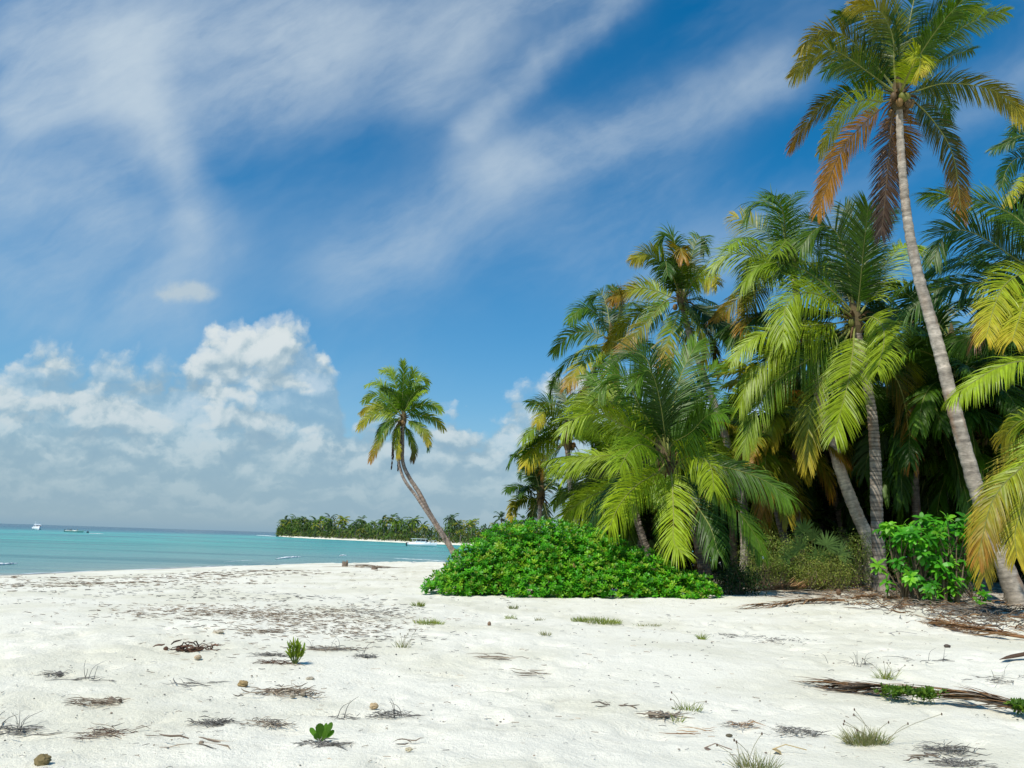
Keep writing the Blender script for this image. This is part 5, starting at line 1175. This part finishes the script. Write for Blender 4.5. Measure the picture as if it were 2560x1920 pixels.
# cumulus bank: its upper outline along the horizon
ENV = [(-200, 900), (0, 890), (63, 872), (148, 872), (253, 870), (363, 893), (400, 885), (435, 870), (475, 880), (500, 842), (525, 806), (555, 776), (590, 766), (630, 778), (690, 790), (740, 806), (775, 836), (805, 846), (828, 878), (846, 925), (858, 975), (872, 1010), (900, 1010), (960, 1035), (1090, 1045), (1135, 1050), (1160, 1090), (1212, 1080), (1241, 1038), (1273, 984), (1310, 952), (1410, 928), (1600, 960), (2700, 1020)]
ENV = sorted(ENV)[:32]
st = [((uv(x, y)[0] + 1) / 2, max(0, uv(x, y)[1])) for x, y in ENV]
def cum(pv, det=True):
    w1 = nt.new('ShaderNodeTexNoise', noise_dimensions='2D'); nt.put(w1.inputs['Vector'], pv); w1.inputs['Scale'].default_value = 11; w1.inputs['Detail'].default_value = 6; w1.inputs['Roughness'].default_value = .62
    q = nt.vm('ADD', pv, nt.vm('SCALE', nt.vm('SUBTRACT', w1.outputs['Color'], (.5, .5, .5)), None, .055)); s3 = nt.sep(q)
    env = nt.ramp(nt.math('MULTIPLY', nt.math('ADD', s3[0], 1), .5), st)
    q2 = nt.xyz(s3[0], nt.math('MULTIPLY', nt.math('LOGARITHM', nt.math('ADD', nt.math('MAXIMUM', s3[1], -.03), .05), math.e), .30))
    vo = nt.new('ShaderNodeTexVoronoi', feature='F1', voronoi_dimensions='2D'); nt.put(vo.inputs['Vector'], q2); vo.inputs['Scale'].default_value = 14; vo.inputs['Detail'].default_value = 2.5; vo.inputs['Roughness'].default_value = .55
    nzz = nt.noise(q2, 6.5, 7, .6, 0, '2D')
    puff = nt.math('ADD', nt.math('MULTIPLY', nt.math('SUBTRACT', .55, vo.outputs['Distance']), 1.0), nt.math('MULTIPLY', nt.math('SUBTRACT', nzz, .5), 2.0))
    return nt.math('ADD', nt.math('DIVIDE', nt.math('SUBTRACT', env, s3[1]), .045), nt.math('MULTIPLY', puff, .92)), puff
d0, p0 = cum(p); d1, p1 = cum(nt.vm('ADD', p, (-.006, .016, 0))); d2, p2 = cum(nt.vm('ADD', p, (-.02, .05, 0)))
al = nt.step(d0, -.3, .45)
low = nt.step(V_, .02, .16)
gap = nt.step(nt.math('ADD', nt.noise(nt.vm('MULTIPLY', p, (1, 2.2, 1)), 6.5, 4, .6, 0, '2D'), nt.math('MULTIPLY', p0, .25)), .34, .50)
al = nt.math('MULTIPLY', al, nt.math('SUBTRACT', 1, nt.math('MULTIPLY', nt.math('SUBTRACT', 1, gap), nt.math('MULTIPLY', nt.step(V_, .08, .17), .38))))
lit_ = nt.math('ADD', nt.math('MULTIPLY', nt.math('SUBTRACT', d0, d1), .75), nt.math('MULTIPLY', nt.math('SUBTRACT', p0, p2), .30))
lit_ = nt.math('ADD', lit_, nt.math('MULTIPLY', nt.math('SUBTRACT', V_, .16), 1.6))
lit_ = nt.step(nt.math('ADD', lit_, .12), -.55, .95)
lit_ = nt.math('ADD', nt.math('MULTIPLY', nt.math('SUBTRACT', lit_, .42), nt.math('ADD', nt.math('MULTIPLY', low, .6), .4)), .42, clamp=True)
cc = nt.ramp(lit_, [(0, (.27, .40, .51)), (.38, (.35, .475, .555)), (.62, (.48, .59, .64)), (.82, (.66, .74, .75)), (1, (.82, .86, .84))])
cc = nt.mix(1.0, cc, lin((K, K, K)), 'MULTIPLY')
cc = nt.mix(nt.math('MULTIPLY', hz_, .6), cc, lin([c_ * K for c_ in (.25, .40, .52)]))
al = nt.math('MULTIPLY', al, nt.step(D3[2], .0, .03)); al = nt.math('MULTIPLY', al, nt.math('MULTIPLY', front, nt.math('SUBTRACT', 1, nt.math('MULTIPLY', hz_, .35))))
colr = nt.mix(al, colr, cc)
# small torn cloud above the bank
a = np.array(uv(475, 742)); q = nt.vm('DIVIDE', nt.vm('SUBTRACT', pw, (a[0], a[1], 0)), (.042, .020, 1)); e = nt.vm('LENGTH', q)
a2 = np.array(uv(340, 745)); e2 = nt.vm('LENGTH', nt.vm('DIVIDE', nt.vm('SUBTRACT', pw, (a2[0], a2[1], 0)), (.07, .010, 1)))
ta = nt.math('ADD', nt.math('EXPONENT', nt.math('MULTIPLY', nt.math('MULTIPLY', e, e), -1)), nt.math('MULTIPLY', nt.math('EXPONENT', nt.math('MULTIPLY', nt.math('MULTIPLY', e2, e2), -1)), .5))
ta = nt.math('MULTIPLY', nt.step(nt.math('MULTIPLY', ta, nt.math('MULTIPLY', nt.noise(p, 17, 7, .65, 0, '2D'), 1.7)), .28, .95), .8)
colr = nt.mix(nt.math('MULTIPLY', ta, front), colr, lin([c_ * K for c_ in (.50, .60, .66)]))
nt.put(bg.inputs['Color'], colr); bg.inputs['Strength'].default_value = STR
wd.cycles.sampling_method = 'MANUAL'; wd.cycles.sample_map_resolution = 256

# ------------------------------------------------------------------ render settings
scene.render.engine = 'CYCLES'; cy = scene.cycles; cy.max_bounces = 6; cy.diffuse_bounces = 3; cy.glossy_bounces = 2; cy.transmission_bounces = 3; cy.transparent_max_bounces = 4
cy.use_denoising = True
try: cy.denoiser = 'OPENIMAGEDENOISE'; cy.denoising_input_passes = 'RGB_ALBEDO_NORMAL'
except Exception: pass
vs = scene.view_settings; scene.display_settings.display_device = 'sRGB'; vs.view_transform = 'Standard'; vs.look = 'None'; vs.exposure = 0.0; vs.gamma = 1.0; vs.use_curve_mapping = False
